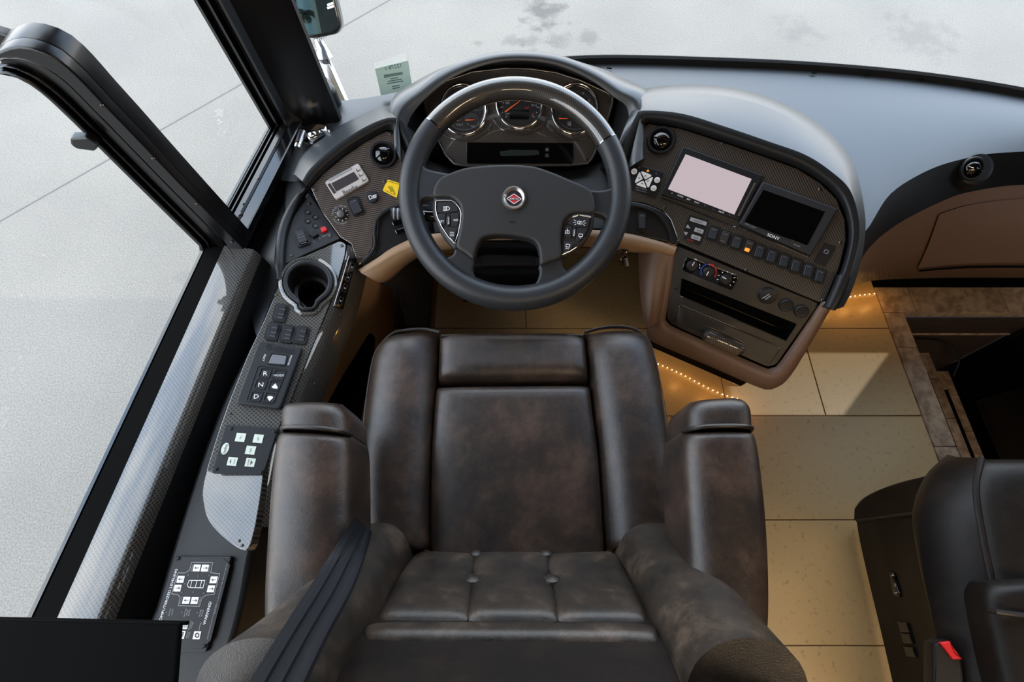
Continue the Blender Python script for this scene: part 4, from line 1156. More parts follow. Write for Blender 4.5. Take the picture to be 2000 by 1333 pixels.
loft('shell', [resample(s0, 60), resample(si, 60), resample(s1_, 60), resample(s2_, 60), s3, s4], MT['tan_dark'], ps, raw=True, sharp=0)
loft('side_web', [C([(1246, 478), (1248, 530), (1252, 590), (1262, 640)], d=1.06), C([(1276, 474), (1276, 520), (1274, 580), (1268, 640)], d=.99), C([(1322, 474), (1312, 520), (1300, 580), (1288, 628)], pl=RL.up(-.006))], MT['tan_dark'], ps, n=24, sharp=0)
zb = .0
toe = [PZ(x, y, .0) for x, y in [(1264, 664), (1270, 678), (1446, 755), (1452, 752)]]
loft('toe_kick', [[p + Vector((0, .0, .34)) for p in toe], [p + Vector((0, 0, .002)) for p in toe]], MT['matte'], ps, raw=True, sharp=30)

# ------------------------------------------------------------------ keys in the ignition
ky = thing('key_bunch', PD(1222, 500, 1.03), 'small bunch of keys hanging below the dash right of the wheel', 'keys')
lathe('ignition_lock', Plane(PD(1221, 478, 1.0), (0, -.6, .8)), (1221, 478), [(14, -.02), (14, .004), (10, .007)], MT['plastic'], ky)
tube('key_ring', [PD(1218 + 7 * math.cos(a), 498 + 12 * math.sin(a), 1.0) for a in [2 * math.pi * i / 14 for i in range(14)]], .0013, MT['chrome'], ky, seg=6, closed=True)
for (x0, y0, x1, y1) in ((1219, 494, 1223, 512), (1221, 500, 1225, 526), (1216, 500, 1217, 518)):
    tube('key', [PD(x0, y0, 1.0), PD((x0 + x1) / 2, (y0 + y1) / 2, .995), PD(x1, y1, .995)], [.0035, .0028, .0018], MT['darkchrome'], ky, seg=6)
tube('key_tag', [PD(1222, 505, .99), PD(1225, 520, .99)], .004, MT['alu'], ky, seg=8)

# ------------------------------------------------------------------ side console
CZ = Plane((-.42, .25, .598), (.19, 0, .98))
CB = HZ(.584)
sc_ = thing('side_console', (-.44, .2, .0), 'long black side console with a carbon top under the driver window', 'console')
shell = [(541, 540), (549, 440), (555, 352), (572, 346), (600, 358), (610, 378), (668, 466), (678, 478), (672, 500), (652, 576), (600, 700), (548, 828), (530, 880), (515, 960), (505, 1030), (490, 1090), (474, 1180), (452, 1262), (420, 1345), (250, 1345), (300, 1190), (338, 1062), (370, 960), (404, 860), (440, 770), (480, 690), (505, 640), (524, 590)]
body = slab('body', spl(shell, 3, True), CB, MT['vinyl'], sc_, t=.10, lift=-.10, bev=.008, seg=4)
tri = [(604, 380), (665, 468), (594, 500), (556, 519), (557, 485), (566, 449), (583, 413)]
top = [(556, 522), (594, 503), (664, 472), (676, 478), (674, 500), (651, 578), (600, 698), (545, 828), (528, 880), (512, 965), (500, 1030), (486, 1076), (473, 1075), (444, 1056), (410, 1020), (397, 978), (398, 947), (412, 895), (429, 841), (449, 785), (485, 695), (517, 627), (544, 564)]
upper_ = top[:6] + [(528, 880), (519, 922), (404, 922), (412, 895), (429, 841), (449, 785), (485, 695), (517, 627), (544, 564)]
cov = slab('cover', rnd(upper_, 5), CZ, MT['carbonS'], sc_, t=.030, lift=-.027, bev=.0015)
tongue = spl([(517, 915), (511, 965), (500, 1030), (488, 1070), (474, 1075), (444, 1056), (410, 1020), (397, 978), (398, 947), (406, 915)], 4)
slab('cover_tongue', tongue, HZ(.602), MT['carbonS'], sc_, t=.022, lift=-.020, bev=.0015)
# inner side below the cover edge: carbon face, rubber edge, tan wall with the black map pocket
ed = [(664, 472), (678, 478), (674, 500), (652, 577), (600, 699), (546, 828), (529, 880), (513, 965), (500, 1030)]
E6 = spl([PZ(*p, .590) for p in ed[1:]], 5)
loft('side_face', [[p + Vector((.001, 0, .0)) for p in E6], [p + Vector((.012, 0, -.012)) for p in E6], [p + Vector((.016, 0, -.095)) for p in E6]], MT['carbonS'], sc_, n=50, sharp=0)
edge = spl([PZ(*p, .50) for p in [(688, 480), (691, 506), (690, 540), (686, 565), (644, 672), (600, 785), (570, 880), (560, 990)]], 5)
tube('edge_trim', edge, .008, MT['vinyl'], sc_, seg=10)
Wt = [p + Vector((.002, 0, -.004)) for p in edge]
Wb = [Vector((p.x + .03, p.y, .02)) for p in edge]
# tan wall as px traced bulges
t0 = spl([PZ(*p, z) for p, z in [((702, 530), .50), ((690, 570), .49), ((650, 672), .48), ((606, 785), .48), ((575, 880), .48), ((565, 990), .48)]], 5)
t1 = spl([PZ(*p, z) for p, z in [((738, 552), .46), ((720, 600), .42), ((688, 660), .38), ((650, 760), .36), ((620, 860), .36), ((610, 990), .36)]], 5)
t2 = spl([PZ(*p, z) for p, z in [((744, 556), .30), ((742, 600), .26), ((738, 660), .22), ((712, 780), .18), ((690, 880), .16), ((680, 990), .16)]], 5)
t3 = spl([PZ(*p, z) for p, z in [((768, 566), .02), ((768, 610), .02), ((768, 660), .02), ((762, 780), .02), ((755, 880), .02), ((750, 990), .02)]], 5)
loft('side_wall', [t0, t1, t2, t3], MT['tan'], sc_, n=40, sharp=0)
PW = Plane(PZ(688, 700, .30), (.75, 0, .66), (0, 1, 0))
slab('map_pocket', rnd([(648, 690), (664, 668), (716, 655), (724, 664), (722, 690), (694, 830), (640, 860), (612, 800)], 7), PW, MT['matte'], sc_, t=.012, lift=.012, bev=.002)
# printed strip with four buttons on the side face
ed_ = (E6[12] - E6[2]).normalized()
SF = Plane(E6[7] + Vector((.017, 0, -.045)), Vector((-ed_.y, ed_.x, .30)).normalized(), -ed_)
sx0, sx1 = [(684, 500), (692, 512), (660, 612), (650, 604)], None
stp = slab('button_strip', rnd([(676, 504), (692, 506), (666, 606), (651, 598)], 2), SF, MT['gloss'], sc_, t=.002, lift=.004, bev=.0005)
S2 = SF.up(.006)
for (x, y) in ((687, 522), (680, 542), (673, 563), (665, 588)):
    frame('button', rnd(para(x, y, (3.2, 1.4), (-2.6, 7.6)), 1.2), S2, MT['dimprint'], .0006, stp, t=.0008, bev=.0002)
    lines('button_mark', [[(x - .8, y), (x + .8, y + .4)]], S2.up(.0004), MT['white'], stp, wpx=1.8)
lines('legend', [[(684, 512), (679, 530)]], S2.up(.0004), MT['greyprint'], stp, wpx=1.6)
tube('strip_bead', [S2.up(.0006).hit(*p) for p in ((682, 500), (652, 598))], .0008, MT['alu'], sc_, seg=6)
for p in ((661, 616), (610, 750)): screw(SF, *p, sc_, lift=.004, r=2)
# carbon cover screws
for p in ((540, 577), (451, 809), (668, 482)): screw(CZ, *p, sc_, lift=.003, r=3)
for p in ((467, 1057), (473, 1066)): screw(HZ(.604), *p, sc_, lift=0, r=3)
for x, y in ((549, 614), (534, 650), (562.5, 654.5), (589.5, 657)):
    rocker(CZ, x, y, (9.2, 1.4), (-3.8, 13.5), sc_, lift=.003, marks=(-.7, 0, .5), hi=-1)
# front end: separate little switch panel
mp_ = thing('mirror_control', CZ.hit(605, 450), 'black triangular switch panel with a small red switch beside the window', 'switch panel')
slab('plate', rnd(tri, 4), CZ, MT['plastic_g'], mp_, t=.004, lift=0, bev=.001)
A_ = CZ.up(.004)
for (x, y) in ((600.5, 415), (616, 425), (601, 432.6), (616, 442)):
    b_ = lathe('round_button', A_, (x, y), [(5.4, 0), (5.2, .0012), (4.6, .0004), (2, .0004)], MT['plastic'], mp_, seg=18)
    lines('button_mark', [[(x - 1.6, y - 1.6), (x + 1.2, y - 1.6), (x + 1.6, y + 1), (x - 1, y + 1.6)]], A_.up(.0013), MT['greyprint'], b_, wpx=.9)
rocker(CZ, 590, 466.5, (8.5, -3), (5.5, 13), mp_, lift=.004, marks=(-.6, -.2, .66))
slab('slide_switch', rnd([(603, 459), (615, 453), (624, 460), (612, 467)], 2), A_, MT['plastic'], mp_, t=.006, bev=.001)
slab('red_switch', rnd([(626, 448), (636, 444), (640, 452), (630, 456.5)], 2), A_, MT['red'], mp_, t=.005, bev=.001)
txts([('DEFROST', (637, 460), 2.4, (1, -.42)), ('L', (614, 472), 3, (1, -.3)), ('R', (625, 466), 3, (1, -.3))], A_, MT['greyprint'], mp_)
for p in ((604, 398), (645, 461), (569, 499)): screw(A_, *p, mp_, lift=0)
tube('end_rim', [CZ.up(.004).hit(*p) for p in spl([(546, 548), (548, 490), (555, 446), (573, 406), (598, 372)], 5)], [.006] * 2 + [.0105] * 17 + [.006] * 2, MT['vinyl'], sc_, seg=12)
# cup holder, let into the cover
ch = thing('cup_holder', CZ.hit(603, 556), 'black cup holder with a notch for a mug handle in the console', 'cup holder')
cup_o = arc(603, 555, 49, -52, 232, 30, .90) + [(583, 597), (585, 606), (592, 611), (612, 611), (620, 606), (624, 597)]
cup_i = arc(603, 555, 38, -52, 232, 30, .88) + [(588, 590), (590, 600), (595, 604), (610, 604), (614, 600), (617, 590)]
cut(cov, slab('c', cup_i, CZ, MT['matte'], None, t=.06, lift=-.03, bev=.0005))
cut(body, slab('c', cup_i, CZ, MT['matte'], None, t=.2, lift=-.15, bev=.0005))
ct2 = [tuple(CZ.p2(*p)) for p in cup_o]
frame('rim', cup_o, CZ, MT['vinyl'], .01, ch, t=.008, lift=.003, bev=.004, inner=cup_i)
ci_ = [CZ.p2(*p) for p in cup_i]
if area(ci_) < 0: ci_ = ci_[::-1]
cc = CZ.p2(603, 560)
lo_c = [cc + (p - cc) * .86 for p in ci_]
loft('cup', [[CZ.w(p, .005) for p in ci_ + ci_[:1]], [CZ.w(p, -.035) for p in [cc + (q - cc) * .95 for q in ci_ + ci_[:1]]], [CZ.w(p, -.037) for p in [cc + (q - cc) * .78 for q in ci_ + ci_[:1]]], [CZ.w(p, -.075) for p in [cc + (q - cc) * .74 for q in ci_ + ci_[:1]]]], MT['plastic'], ch, raw=True, sharp=30, cap=False)
slab('cup_floor', [tuple(cc + (p - cc) * .76) for p in ci_], CZ, MT['plastic'], ch, t=.002, lift=-.078, bev=.0004, m2=True)
tube('rim_bead', [CZ.w(p, .0035) for p in inset([CZ.p2(*p) for p in cup_o] if area([CZ.p2(*p) for p in cup_o]) > 0 else [CZ.p2(*p) for p in cup_o][::-1], -.0045)], .0045, MT['carbonS'], ch, seg=8, closed=True)

# gear selector
gs_ = thing('gear_selector', CZ.hit(528, 738), 'charcoal push button gear selector with R, N and D keys on the console', 'gear selector')
slab('plate', rnd([(509, 671), (594, 682.5), (551, 803), (464, 792)], 8), CZ, MT['plastic_g'], gs_, t=.010, lift=.003, bev=.003)
A_ = CZ.up(.013)
frame('key_surround', rnd([(504, 714), (562, 722), (534, 790), (480, 785)], 6), A_, MT['plastic_g'], .0012, gs_, t=.0012, bev=.0005)
slab('display', rnd([(532, 693), (560, 696), (556, 713), (524, 710)], 2), A_, MT['lcd_g'], gs_, t=.0012, bev=.0004)
frame('display_rim', rnd([(530, 690), (563, 694), (558, 716), (521, 712)], 3), A_, MT['plastic'], .0014, gs_, t=.0015, bev=.0005)
for (x, y, s) in ((518, 729.5, 'R'), (545, 733, 'MODE'), (509.5, 751.5, 'N'), (536.5, 754, 'up'), (500.5, 774.5, 'D'), (527.6, 777, 'down')):
    frame('key_well', rnd(para(x, y, (11.5, 1.5), (-3.6, 10)), 4), A_, MT['plastic'], .0022, gs_, t=.0012, bev=.0004)
    k_ = slab('key', rnd(para(x + 1, y + 1.5, (8.5, 1.1), (-2.7, 7.2)), 3), A_, MT['plastic_g'], gs_, t=.0006, bev=.0003)
    T = A_.up(.0007)
    if s in ('R', 'N', 'D'): txts([(s, (x, y + 1), 8, (1, -.03), 1.15)], T, MT['white'], k_)
    elif s == 'MODE': txts([(s, (x, y + 1), 4, (1, 0), 1.15)], T, MT['white'], k_)
    else:
        f = -1 if s == 'up' else 1
        slab('arrow', [(x - 6, y + 1 + (-f) * 1.5), (x - 3, y + 1 - f * 4), (x + 4.5, y + 1.8 - f * 4), (x + 6, y + 2 - f * 1.5), (x - f * 1.5, y + 1 + f * 6)], T, MT['white'], k_, t=.0002, bev=.0001)
txts([('SELECT', (516, 699), 3.4, (-.36, 1), .95), ('MONITOR', (566, 704), 3.4, (-.36, 1), .95)], A_, MT['white'], gs_)
txts([('Allison', (557, 683), 7, (1, .13), 1.3)], A_, MT['plastic'], gs_)
txts([('TRANSMISSION', (555, 688.5), 3, (1, .13), 1.3)], A_, MT['plastic'], gs_)
lathe('emblem', A_, (527, 679), [(7, 0), (6.4, .0006), (4, .0003), (3.4, .0009)], MT['plastic'], gs_, seg=18)

# suspension control plate
hp = thing('suspension_control', CZ.hit(481, 881), 'grey control plate with five pale green keys and an oval badge on the console', 'control plate')
slab('plate', rnd([(444, 831), (545, 839), (516, 930.5), (416, 926)], 4), CZ, MT['plastic_g'], hp, t=.004, lift=.003, bev=.001)
A_ = CZ.up(.007)
for i, (x, y) in enumerate(((470, 855), (504.5, 857.5), (489.5, 880), (454, 902), (489, 904))):
    k_ = slab('key', para(x, y, (9.2, .8), (-2.2, 8.2)), A_, MT['offwhite'], hp, t=.0008, bev=.0002)
    T = A_.up(.0008)
    if i in (3, 4):
        f = -1 if i == 3 else 1
        slab('arrow', [(x - 2, y - 5), (x - 4, y + 5), (x - 3 + (-3 if i == 3 else 5), y)] if i == 3 else [(x + 1, y - 5), (x - 1, y + 5), (x + 5, y)], T, MT['dimprint'], k_, t=.0002, bev=.0001)
        txts([('RAISE' if i == 3 else 'LOWER', (x + (4 if i == 3 else -4), y), 2.6, (.25, -1))], T, MT['dimprint'], k_)
    else: txts([(('FILL', 'SET', 'RIDE')[i], (x, y), 3, (.25, -1))], T, MT['dimprint'], k_)
o2 = A_.p2(440, 877); bx2 = (A_.p2(444, 864) - o2); by2 = Vector((-bx2.y, bx2.x)).normalized()
ov = [tuple(o2 + bx2 * .88 * math.cos(t) + by2 * .0058 * math.sin(t)) for t in [2 * math.pi * i / 24 for i in range(24)]]
bg_ = slab('badge', ov, A_, MT['offwhite'], hp, t=.0008, bev=.0002, m2=True)
txts([('hadley', (440, 877), 5.4, (.3, -1), .92)], A_.up(.0009), MT['blackprint'], bg_)
for p in ((451, 837), (536, 843), (422.5, 916.5), (510.6, 922)): screw(A_, *p, hp, lift=0, r=4, m='plastic')

# levelling control plate
lv = thing('leveling_control', CB.hit(370, 1180), 'black leveling control plate with white arrow keys at the rear of the console', 'control plate')
slab('plate', rnd([(346, 1087), (457, 1087), (408, 1273), (290, 1273)], 5), CB, MT['plastic_g'], lv, t=.006, lift=.001, bev=.0015)
A_ = CB.up(.007)
slab('face', [(362, 1090), (437, 1091), (450, 1104), (412, 1252), (394, 1268), (300, 1267), (296, 1262), (343, 1098)], A_, MT['plastic'], lv, t=.0008, bev=.0003)
A_ = CB.up(.0079)
z = lambda x, y: (300 + x * .15, 1080 + y * .15)
lines('outline', [[z(*p) for p in [(500, 128), (775, 130), (745, 262), (865, 275), (790, 545), (690, 552), (635, 590), (600, 700), (325, 692), (350, 580), (315, 545), (238, 538), (318, 265), (412, 265), (470, 232), (500, 128)]]], A_, MT['greyprint'], lv, wpx=1.1)
for (x, y, f) in ((565, 200, -1), (672, 202, 1), (355, 347, -1), (315, 463, 1), (785, 355, -1), (750, 472, 1), (428, 622, -1), (537, 625, 1)):
    c = z(x, y)
    k_ = slab('key', rnd(para(*c, (6.8, .1), (-1.6, 6.6)), .8), A_, MT['white'], lv, t=.0008, bev=.0002)
    lines('arrow', [[(c[0] - 4, c[1]), (c[0] + 4, c[1])], [(c[0] + f * 1.5, c[1] - 2), (c[0] + f * 4.3, c[1]), (c[0] + f * 1.5, c[1] + 2)]], A_.up(.0009), MT['dimprint'], k_, wpx=1.1)
lines('coach_icon', [[z(*p) for p in q_] for q_ in ([(465, 362), (670, 362), (645, 460), (462, 455), (440, 425), (465, 362)], [(505, 362), (478, 455)], [(570, 362), (545, 455)], [(632, 362), (605, 455)])], A_, MT['white'], lv, wpx=1)
for p in ((452, 290), (583, 305), (728, 297), (412, 405), (690, 410), (372, 520), (518, 517), (655, 527), (172, 775), (375, 780), (575, 783)):
    lathe('indicator', A_, z(*p), [(1.8, 0), (1.6, .0005)], MT['dimprint'], lv, seg=8)
txts([('COMPUTERIZED LEVELING', z(192, 565), 4.6, (.315, -1), 1.13), ('WARNING!', z(705, 785), 5.2, (.28, -1), .98)], A_, MT['white'], lv)
txts([('READ OPERATOR MANUAL. BLOCK TIRES. KEEP CLEAR AND STAY', z(880, 460), 2, (.25, -1), .98), ('WHEN OPERATING SYSTEM ON LEVEL GROUND', z(760, 900), 2, (.25, -1), .9), ('EXCESS', z(215, 775), 2.6, (.28, -1)), ('SLOPE', z(250, 775), 2.6, (.28, -1)), ('NOT IN', z(415, 782), 2.6, (.28, -1)), ('PARK', z(442, 780), 2.6, (.28, -1)), ('BRAKE', z(470, 780), 2.6, (.28, -1)),
      ('TRAVEL', z(610, 790), 2.6, (.28, -1)), ('MODE', z(640, 790), 2.6, (.28, -1)), ('RETRACT', z(480, 945), 2.6, (.28, -1)), ('STORE', z(505, 945), 2.6, (.28, -1)), ('AUTO', z(440, 1070), 2.6, (.28, -1)), ('LEVEL', z(465, 1070), 2.6, (.28, -1)), ('CANCEL', z(605, 965), 2.6, (.28, -1)),
      ('EXTEND', z(505, 200), 2.2, (.28, -1)), ('RETRACT', z(732, 205), 2.2, (.28, -1)), ('EXTEND', z(362, 620), 2.2, (.28, -1)), ('RETRACT', z(603, 628), 2.2, (.28, -1))], A_, MT['greyprint'], lv)
for (x, y, kind) in ((405, 945, 0), (365, 1072, 1), (567, 1077, 2)):
    c = z(x, y)
    k_ = slab('key', rnd(para(*c, (6.8, .1), (-1.8, 7.6)), .8), A_, MT['white'], lv, t=.0008, bev=.0002)
    T = A_.up(.0009)
    if kind == 0: lines('key_mark', [[(c[0] - 4 + i * 2.7, c[1] - 5), (c[0] - 5 + i * 2.7, c[1] + 5)] for i in range(4)] , T, MT['dimprint'], k_, wpx=.9)
    elif kind == 1: lines('key_mark', [[(c[0] - 4, c[1] + 4), (c[0] - 1, c[1] - 2)], [(c[0] + 1, c[1] + 4), (c[0] + 3, c[1] - 4)], [(c[0] - 3, c[1] - 4), (c[0] + 4, c[1] - 5)]], T, MT['dimprint'], k_, wpx=1.8)
    else: lines('key_mark', [arc(c[0], c[1], 3.4, 0, 360, 14, 1.2)], T, MT['dimprint'], k_, wpx=1.8)
for p in ((348, 1091), (448, 1094.5), (399, 1262.5)): screw(CB.up(.0075), *p, lv, lift=0, r=4, m='plastic')
# ------------------------------------------------------------------ steering wheel
sw_ = thing('steering_wheel', WPL.o, 'four spoke grey leather steering wheel with a carbon upper rim and a round badge', 'steering wheel')
wo2 = WPL.p2(1006, 377.5); ws_ = WPL.sc(1006, 377)
RM, RT = 205.5 * ws_, 21.5 * ws_
def rim(a0, a1, n, m, name, r=RT, caps=True):
    path, rad = [], []
    for i in range(n + 1):
        a = math.radians(a0 + (a1 - a0) * i / n)
        path.append(WPL.w(wo2 + Vector((math.cos(a), math.sin(a))) * RM, -.002))
        rad.append(r * (1 + .16 * max(0, -math.sin(a))))
    return tube(name, path, rad, MT[m], sw_, seg=20, up=WPL.n)
rim(140.5, 390 - .5, 72, 'wheel', 'rim')
MT['carbonW'] = carbon('carbon weave rim', 15, s=.0013, light='#38332d', dark='#14110f')
rim(29.5, 140.5, 36, 'carbonW', 'rim_inlay', RT * .985)
for a in (29.6, 140.4):
    rim(a - .35, a + .35, 2, 'darkchrome', 'rim_band', RT * 1.015)
# stitching on the inner edge of the leather
st_ = []
for i in range(64):
    a = math.radians(150 + 230 * i / 64)
    if 205 < math.degrees(a) < 330 or True:
        p = wo2 + Vector((math.cos(a), math.sin(a))) * (RM - RT * .93)
        q_ = wo2 + Vector((math.cos(a + .018), math.sin(a + .018))) * (RM - RT * .93)
        st_.append((p, q_))
V, Fc = [], []
for p, q_ in st_:
    k = len(V); x = (q_ - p).normalized(); x = Vector((-x.y, x.x)) * .0007
    V += [WPL.w(p - x, .0085), WPL.w(q_ - x, .0085), WPL.w(q_ + x, .0085), WPL.w(p + x, .0085)]; Fc.append((k, k + 1, k + 2, k + 3))
link('stitching', V, Fc, MT['blackprint'], sw_, smooth=False, stuff=True)
for nm, pts in (('spoke', [(800, 318), (822, 319), (832, 330), (850, 336), (884, 343), (898, 352), (880, 398), (848, 388), (828, 390), (816, 404), (800, 410), (786, 372)]),
                ('spoke', [(1212, 352), (1204, 362), (1190, 370), (1168, 374), (1144, 373), (1130, 390), (1140, 420), (1162, 420), (1182, 427), (1192, 446), (1214, 440), (1226, 394)]),
                ('spoke', [(892, 484), (886, 497), (874, 504), (858, 501), (846, 492), (834, 506), (862, 540), (905, 566), (960, 580), (985, 585), (985, 570), (965, 566), (945, 558), (931, 545), (924, 528), (926, 508)]),
                ('spoke', [(1092, 503), (1100, 525), (1115, 533), (1130, 528), (1146, 517), (1166, 520), (1140, 552), (1100, 572), (1040, 584), (985, 585), (985, 570), (1012, 567), (1034, 563), (1048, 551), (1054, 532), (1054, 518)])):
    slab(nm, spl(pts, 3, True), WPL, MT['wheel'], sw_, t=.024, lift=-.016, bev=.005, seg=4)
pad = [(882, 345), (908, 336), (935, 332), (968, 329.5), (1000, 329), (1030, 331), (1052, 335), (1085, 347), (1115, 360), (1146, 374), (1155, 388), (1158, 402), (1157, 420), (1130, 421), (1112, 424), (1098, 440), (1093, 470), (1094, 505), (1074, 514), (1055, 521), (1053, 500), (1048, 482), (1038, 473), (1020, 468), (995, 464.5), (967, 464), (945, 469), (935, 482), (930, 498), (926, 510), (910, 498), (894, 486), (898, 462), (903, 430), (901, 410), (893, 398), (880, 391), (851, 390), (850, 376), (855, 364), (864, 353)]
slab('hub_pad', spl(pad, 3, True), WPL, MT['hub'], sw_, t=.034, lift=-.012, bev=.0055, seg=5)
# recessed cheeks beside the pods: darker sloping backing plates
slab('pod_backing', rnd([(848, 386), (890, 384), (912, 402), (914, 440), (904, 486), (888, 492), (862, 460), (846, 420)], 8), WPL, MT['hub'], sw_, t=.030, lift=-.016, bev=.008, seg=4)
slab('pod_backing', rnd([(1160, 416), (1120, 412), (1094, 428), (1086, 470), (1088, 506), (1102, 506), (1140, 480), (1158, 448)], 8), WPL, MT['hub'], sw_, t=.030, lift=-.016, bev=.008, seg=4)
Wt_ = WPL.up(.0145)
Lp = [(851, 392), (866, 391.5), (882, 392), (893, 398), (900, 407), (903, 418), (901, 438), (897, 458), (891, 476), (888, 477), (876, 465), (862, 444), (853, 424), (850, 408)]
Rp = [(1156, 424), (1143, 421), (1130, 419), (1117, 423), (1107, 432), (1101, 442), (1098, 458), (1096.5, 478), (1096.5, 498), (1099, 499), (1112, 493), (1126, 484), (1142, 466), (1150, 450), (1154, 438)]
for side, P_ in (('l', Lp), ('r', Rp)):
    fr_ = frame('button_frame', rnd(P_, 3), Wt_, MT['chrome'], .0030, sw_, t=.005, lift=-.002, bev=.0012)
    pd_ = slab('button_bed', rnd(P_, 3), Wt_, MT['matte'], sw_, t=.002, lift=-.003, bev=.0005)
    B = Wt_
    def key(pts, nm='key'):
        return slab(nm, rnd(pts, 2.5), B, MT['plastic_g'], pd_, t=.0042, lift=-.001, bev=.001)
    T = Wt_.up(.0034)
    if side == 'l':
        key([(855, 396), (882, 396), (893, 404), (896, 413), (873, 417), (855, 416)])
        key([(855, 419), (871, 419), (870, 440), (862, 439), (856, 429)])
        key([(881, 418), (897, 416), (897, 430), (894, 443), (882, 442)])
        key([(867, 446), (893, 447), (888, 470), (880, 464)])
        oval, oc = para(876, 431, (4.6, 0), (0, 10)), (876, 431)
        txts([('D', (875, 408), 8, (1, 0))], T, MT['white'], pd_)
        lines('icon', [[(866, 404.5 + k * 2.4), (871, 404.5 + k * 2.4)] for k in range(4)], T, MT['white'], pd_, wpx=1)
        txts([('SET', (863, 433), 3.8, (1, -.05), 1.1), ('RES', (890.5, 430.5), 3.8, (1, -.05), 1.1), ('ON', (882.5, 455), 3.6, (1, .05)), ('OFF', (882.5, 460.5), 3.6, (1, .05))], T, MT['white'], pd_)
        txts([('CRUISE', (876, 431), 3, (0, 1), 1.1)], Wt_.up(.0046), MT['white'], pd_)
    else:
        key([(1152, 427), (1130, 423), (1117, 428), (1108, 438), (1128, 444), (1148, 444)])
        key([(1106, 442), (1117, 444), (1115, 466), (1102, 462), (1102, 452)])
        key([(1127, 446), (1146, 448), (1142, 460), (1130, 472), (1124, 471)])
        key([(1101, 471), (1123, 475), (1113, 488), (1101, 494)])
        oval, oc = para(1121, 455, (4.8, .4), (-1, 10)), (1121, 455)
        lines('icon', [arc(1130.5, 435, 3, 0, 360, 12), arc(1134, 435.6, 3, 0, 360, 12), [(1124, 435), (1120, 435)], [(1125, 432), (1121, 430)], [(1125, 438), (1122, 440)], [(1140, 436), (1144, 436)], [(1139, 433), (1143, 431)], [(1139, 439), (1142, 441)],
              [(1105, 451), (1111, 451), (1112, 456), (1104, 456), (1105, 451)], [(1108, 447), (1108, 456)], [(1131, 457), (1138, 458), (1137, 463), (1130, 462), (1131, 457)], [(1132, 464), (1135, 466)],
              [(1106, 477), (1113, 478), (1112, 483), (1105, 482), (1106, 477)]], T, MT['white'], pd_, wpx=1)
        txts([('MIST', (1108, 486), 2.6, (1, .1))], T, MT['white'], pd_)
        txts([('WIPER', (1121, 455), 3, (-.1, 1), 1.1)], Wt_.up(.0046), MT['white'], pd_)
    oo = WPL.p2(*oc); s_ = WPL.sc(*oc)
    slab('oval_key', [tuple(Wt_.p2(*oc) + Vector((math.cos(t) * 4.4 * s_, math.sin(t) * 11 * s_))) for t in [2 * math.pi * i / 24 for i in range(24)]], Wt_, MT['plastic'], pd_, t=.0052, lift=-.001, bev=.0016, m2=True)
# badge
Bd = WPL.up(.022)
bg2 = lathe('badge', Bd, (1004, 388), [(24, 0), (24, .002), (22.5, .0055), (20, .006), (15.4, .0018), (14.8, .0018)], MT['alu'], sw_, seg=40)
lathe('badge_face', Bd, (1004, 388), [(15, .0018), (14.8, .0022)], MT['plastic_g'], bg2, seg=32)
dm = [(990, 388), (1004, 379), (1018, 389), (1004, 398.5)]
slab('badge_diamond', dm, Bd.up(.0022), MT['redprint'], bg2, t=.0003, bev=.0001)
slab('badge_diamond', [(991, 386), (1017, 387), (1017, 391.5), (991, 390.5)], Bd.up(.0025), MT['plastic'], bg2, t=.0002, bev=.0001)
lines('badge_line', [dm + dm[:1]], Bd.up(.0027), MT['white'], bg2, wpx=1.1)
txts([('SPARTAN', (1004, 388.8), 3.6, (1, .03), .82)], Bd.up(.003), MT['white'], bg2)
lines('airbag_mark', [[(995, 434), (1000, 432), (1006, 434), (1000, 436.5), (995, 434)]], Bd.up(.0002), MT['plastic'], sw_, wpx=1)

# ------------------------------------------------------------------ padded leather
def grid(name, Lf, Rt, m, par, sink=0, crown=.04, n=26, mm=18, p=2.6, up=(0, 0, 1), e0=.12, e1=.12, drop=.06, crease=(), e_p=2.4):
    """cushion between a left and a right border; rounded across and at both ends, closed by a skirt"""
    U = Vector(up).normalized()
    A, B = [p - U * sink for p in resample(Lf, n)], [p - U * sink for p in resample(Rt, n)]
    V, Fc, UV = [], [], []
    for i in range(n):
        t = i / (n - 1)
        f = 1.0
        if e0 and t < e0: f = (1 - (1 - t / e0) ** e_p) ** (1 / e_p)
        if e1 and t > 1 - e1: f = (1 - (1 - (1 - t) / e1) ** e_p) ** (1 / e_p)
        for j in range(mm):
            s = .5 - .5 * math.cos(math.pi * j / (mm - 1))
            h = crown * f * max(0, 1 - abs(2 * s - 1) ** p) ** (1 / p)
            for (cs_, ct, cr_, dp_) in crease:   # dimples
                d2 = ((s - cs_) / cr_[0]) ** 2 + ((t - ct) / cr_[1]) ** 2
                h -= dp_ * math.exp(-d2) * f
            P = A[i].lerp(B[i], s) + U * h
            V.append(P); UV.append((s, t))
    for i in range(n - 1):
        for j in range(mm - 1):
            a = i * mm + j
            Fc.append((a, a + 1, a + mm + 1, a + mm))
    per = [j for j in range(mm)] + [i * mm + mm - 1 for i in range(1, n)] + [(n - 1) * mm + j for j in range(mm - 2, -1, -1)] + [i * mm for i in range(n - 2, 0, -1)]
    base = len(V)
    for a in per:
        V.append(V[a] - U * drop); UV.append(UV[a])
    k = len(per)
    for i in range(k):
        j = (i + 1) % k
        Fc.append((per[j], per[i], base + i, base + j))
    Fc.append([base + i for i in range(k)])
    return recalc(link(name, V, Fc, MT[m], par, uv=UV, sharp=75))
ZS = .525
def zc(pts, z=ZS): return spl([PZ(*p, z) for p in pts], 5)
ds = thing('driver_seat', (0, .1, 0), 'brown leather driver seat with padded bolsters and two armrests facing the steering wheel', 'seat')
Lo = [(862, 653), (830, 648), (800, 649), (768, 656), (746, 676), (732, 702), (721, 768), (711, 856), (706, 946), (706, 1080)]
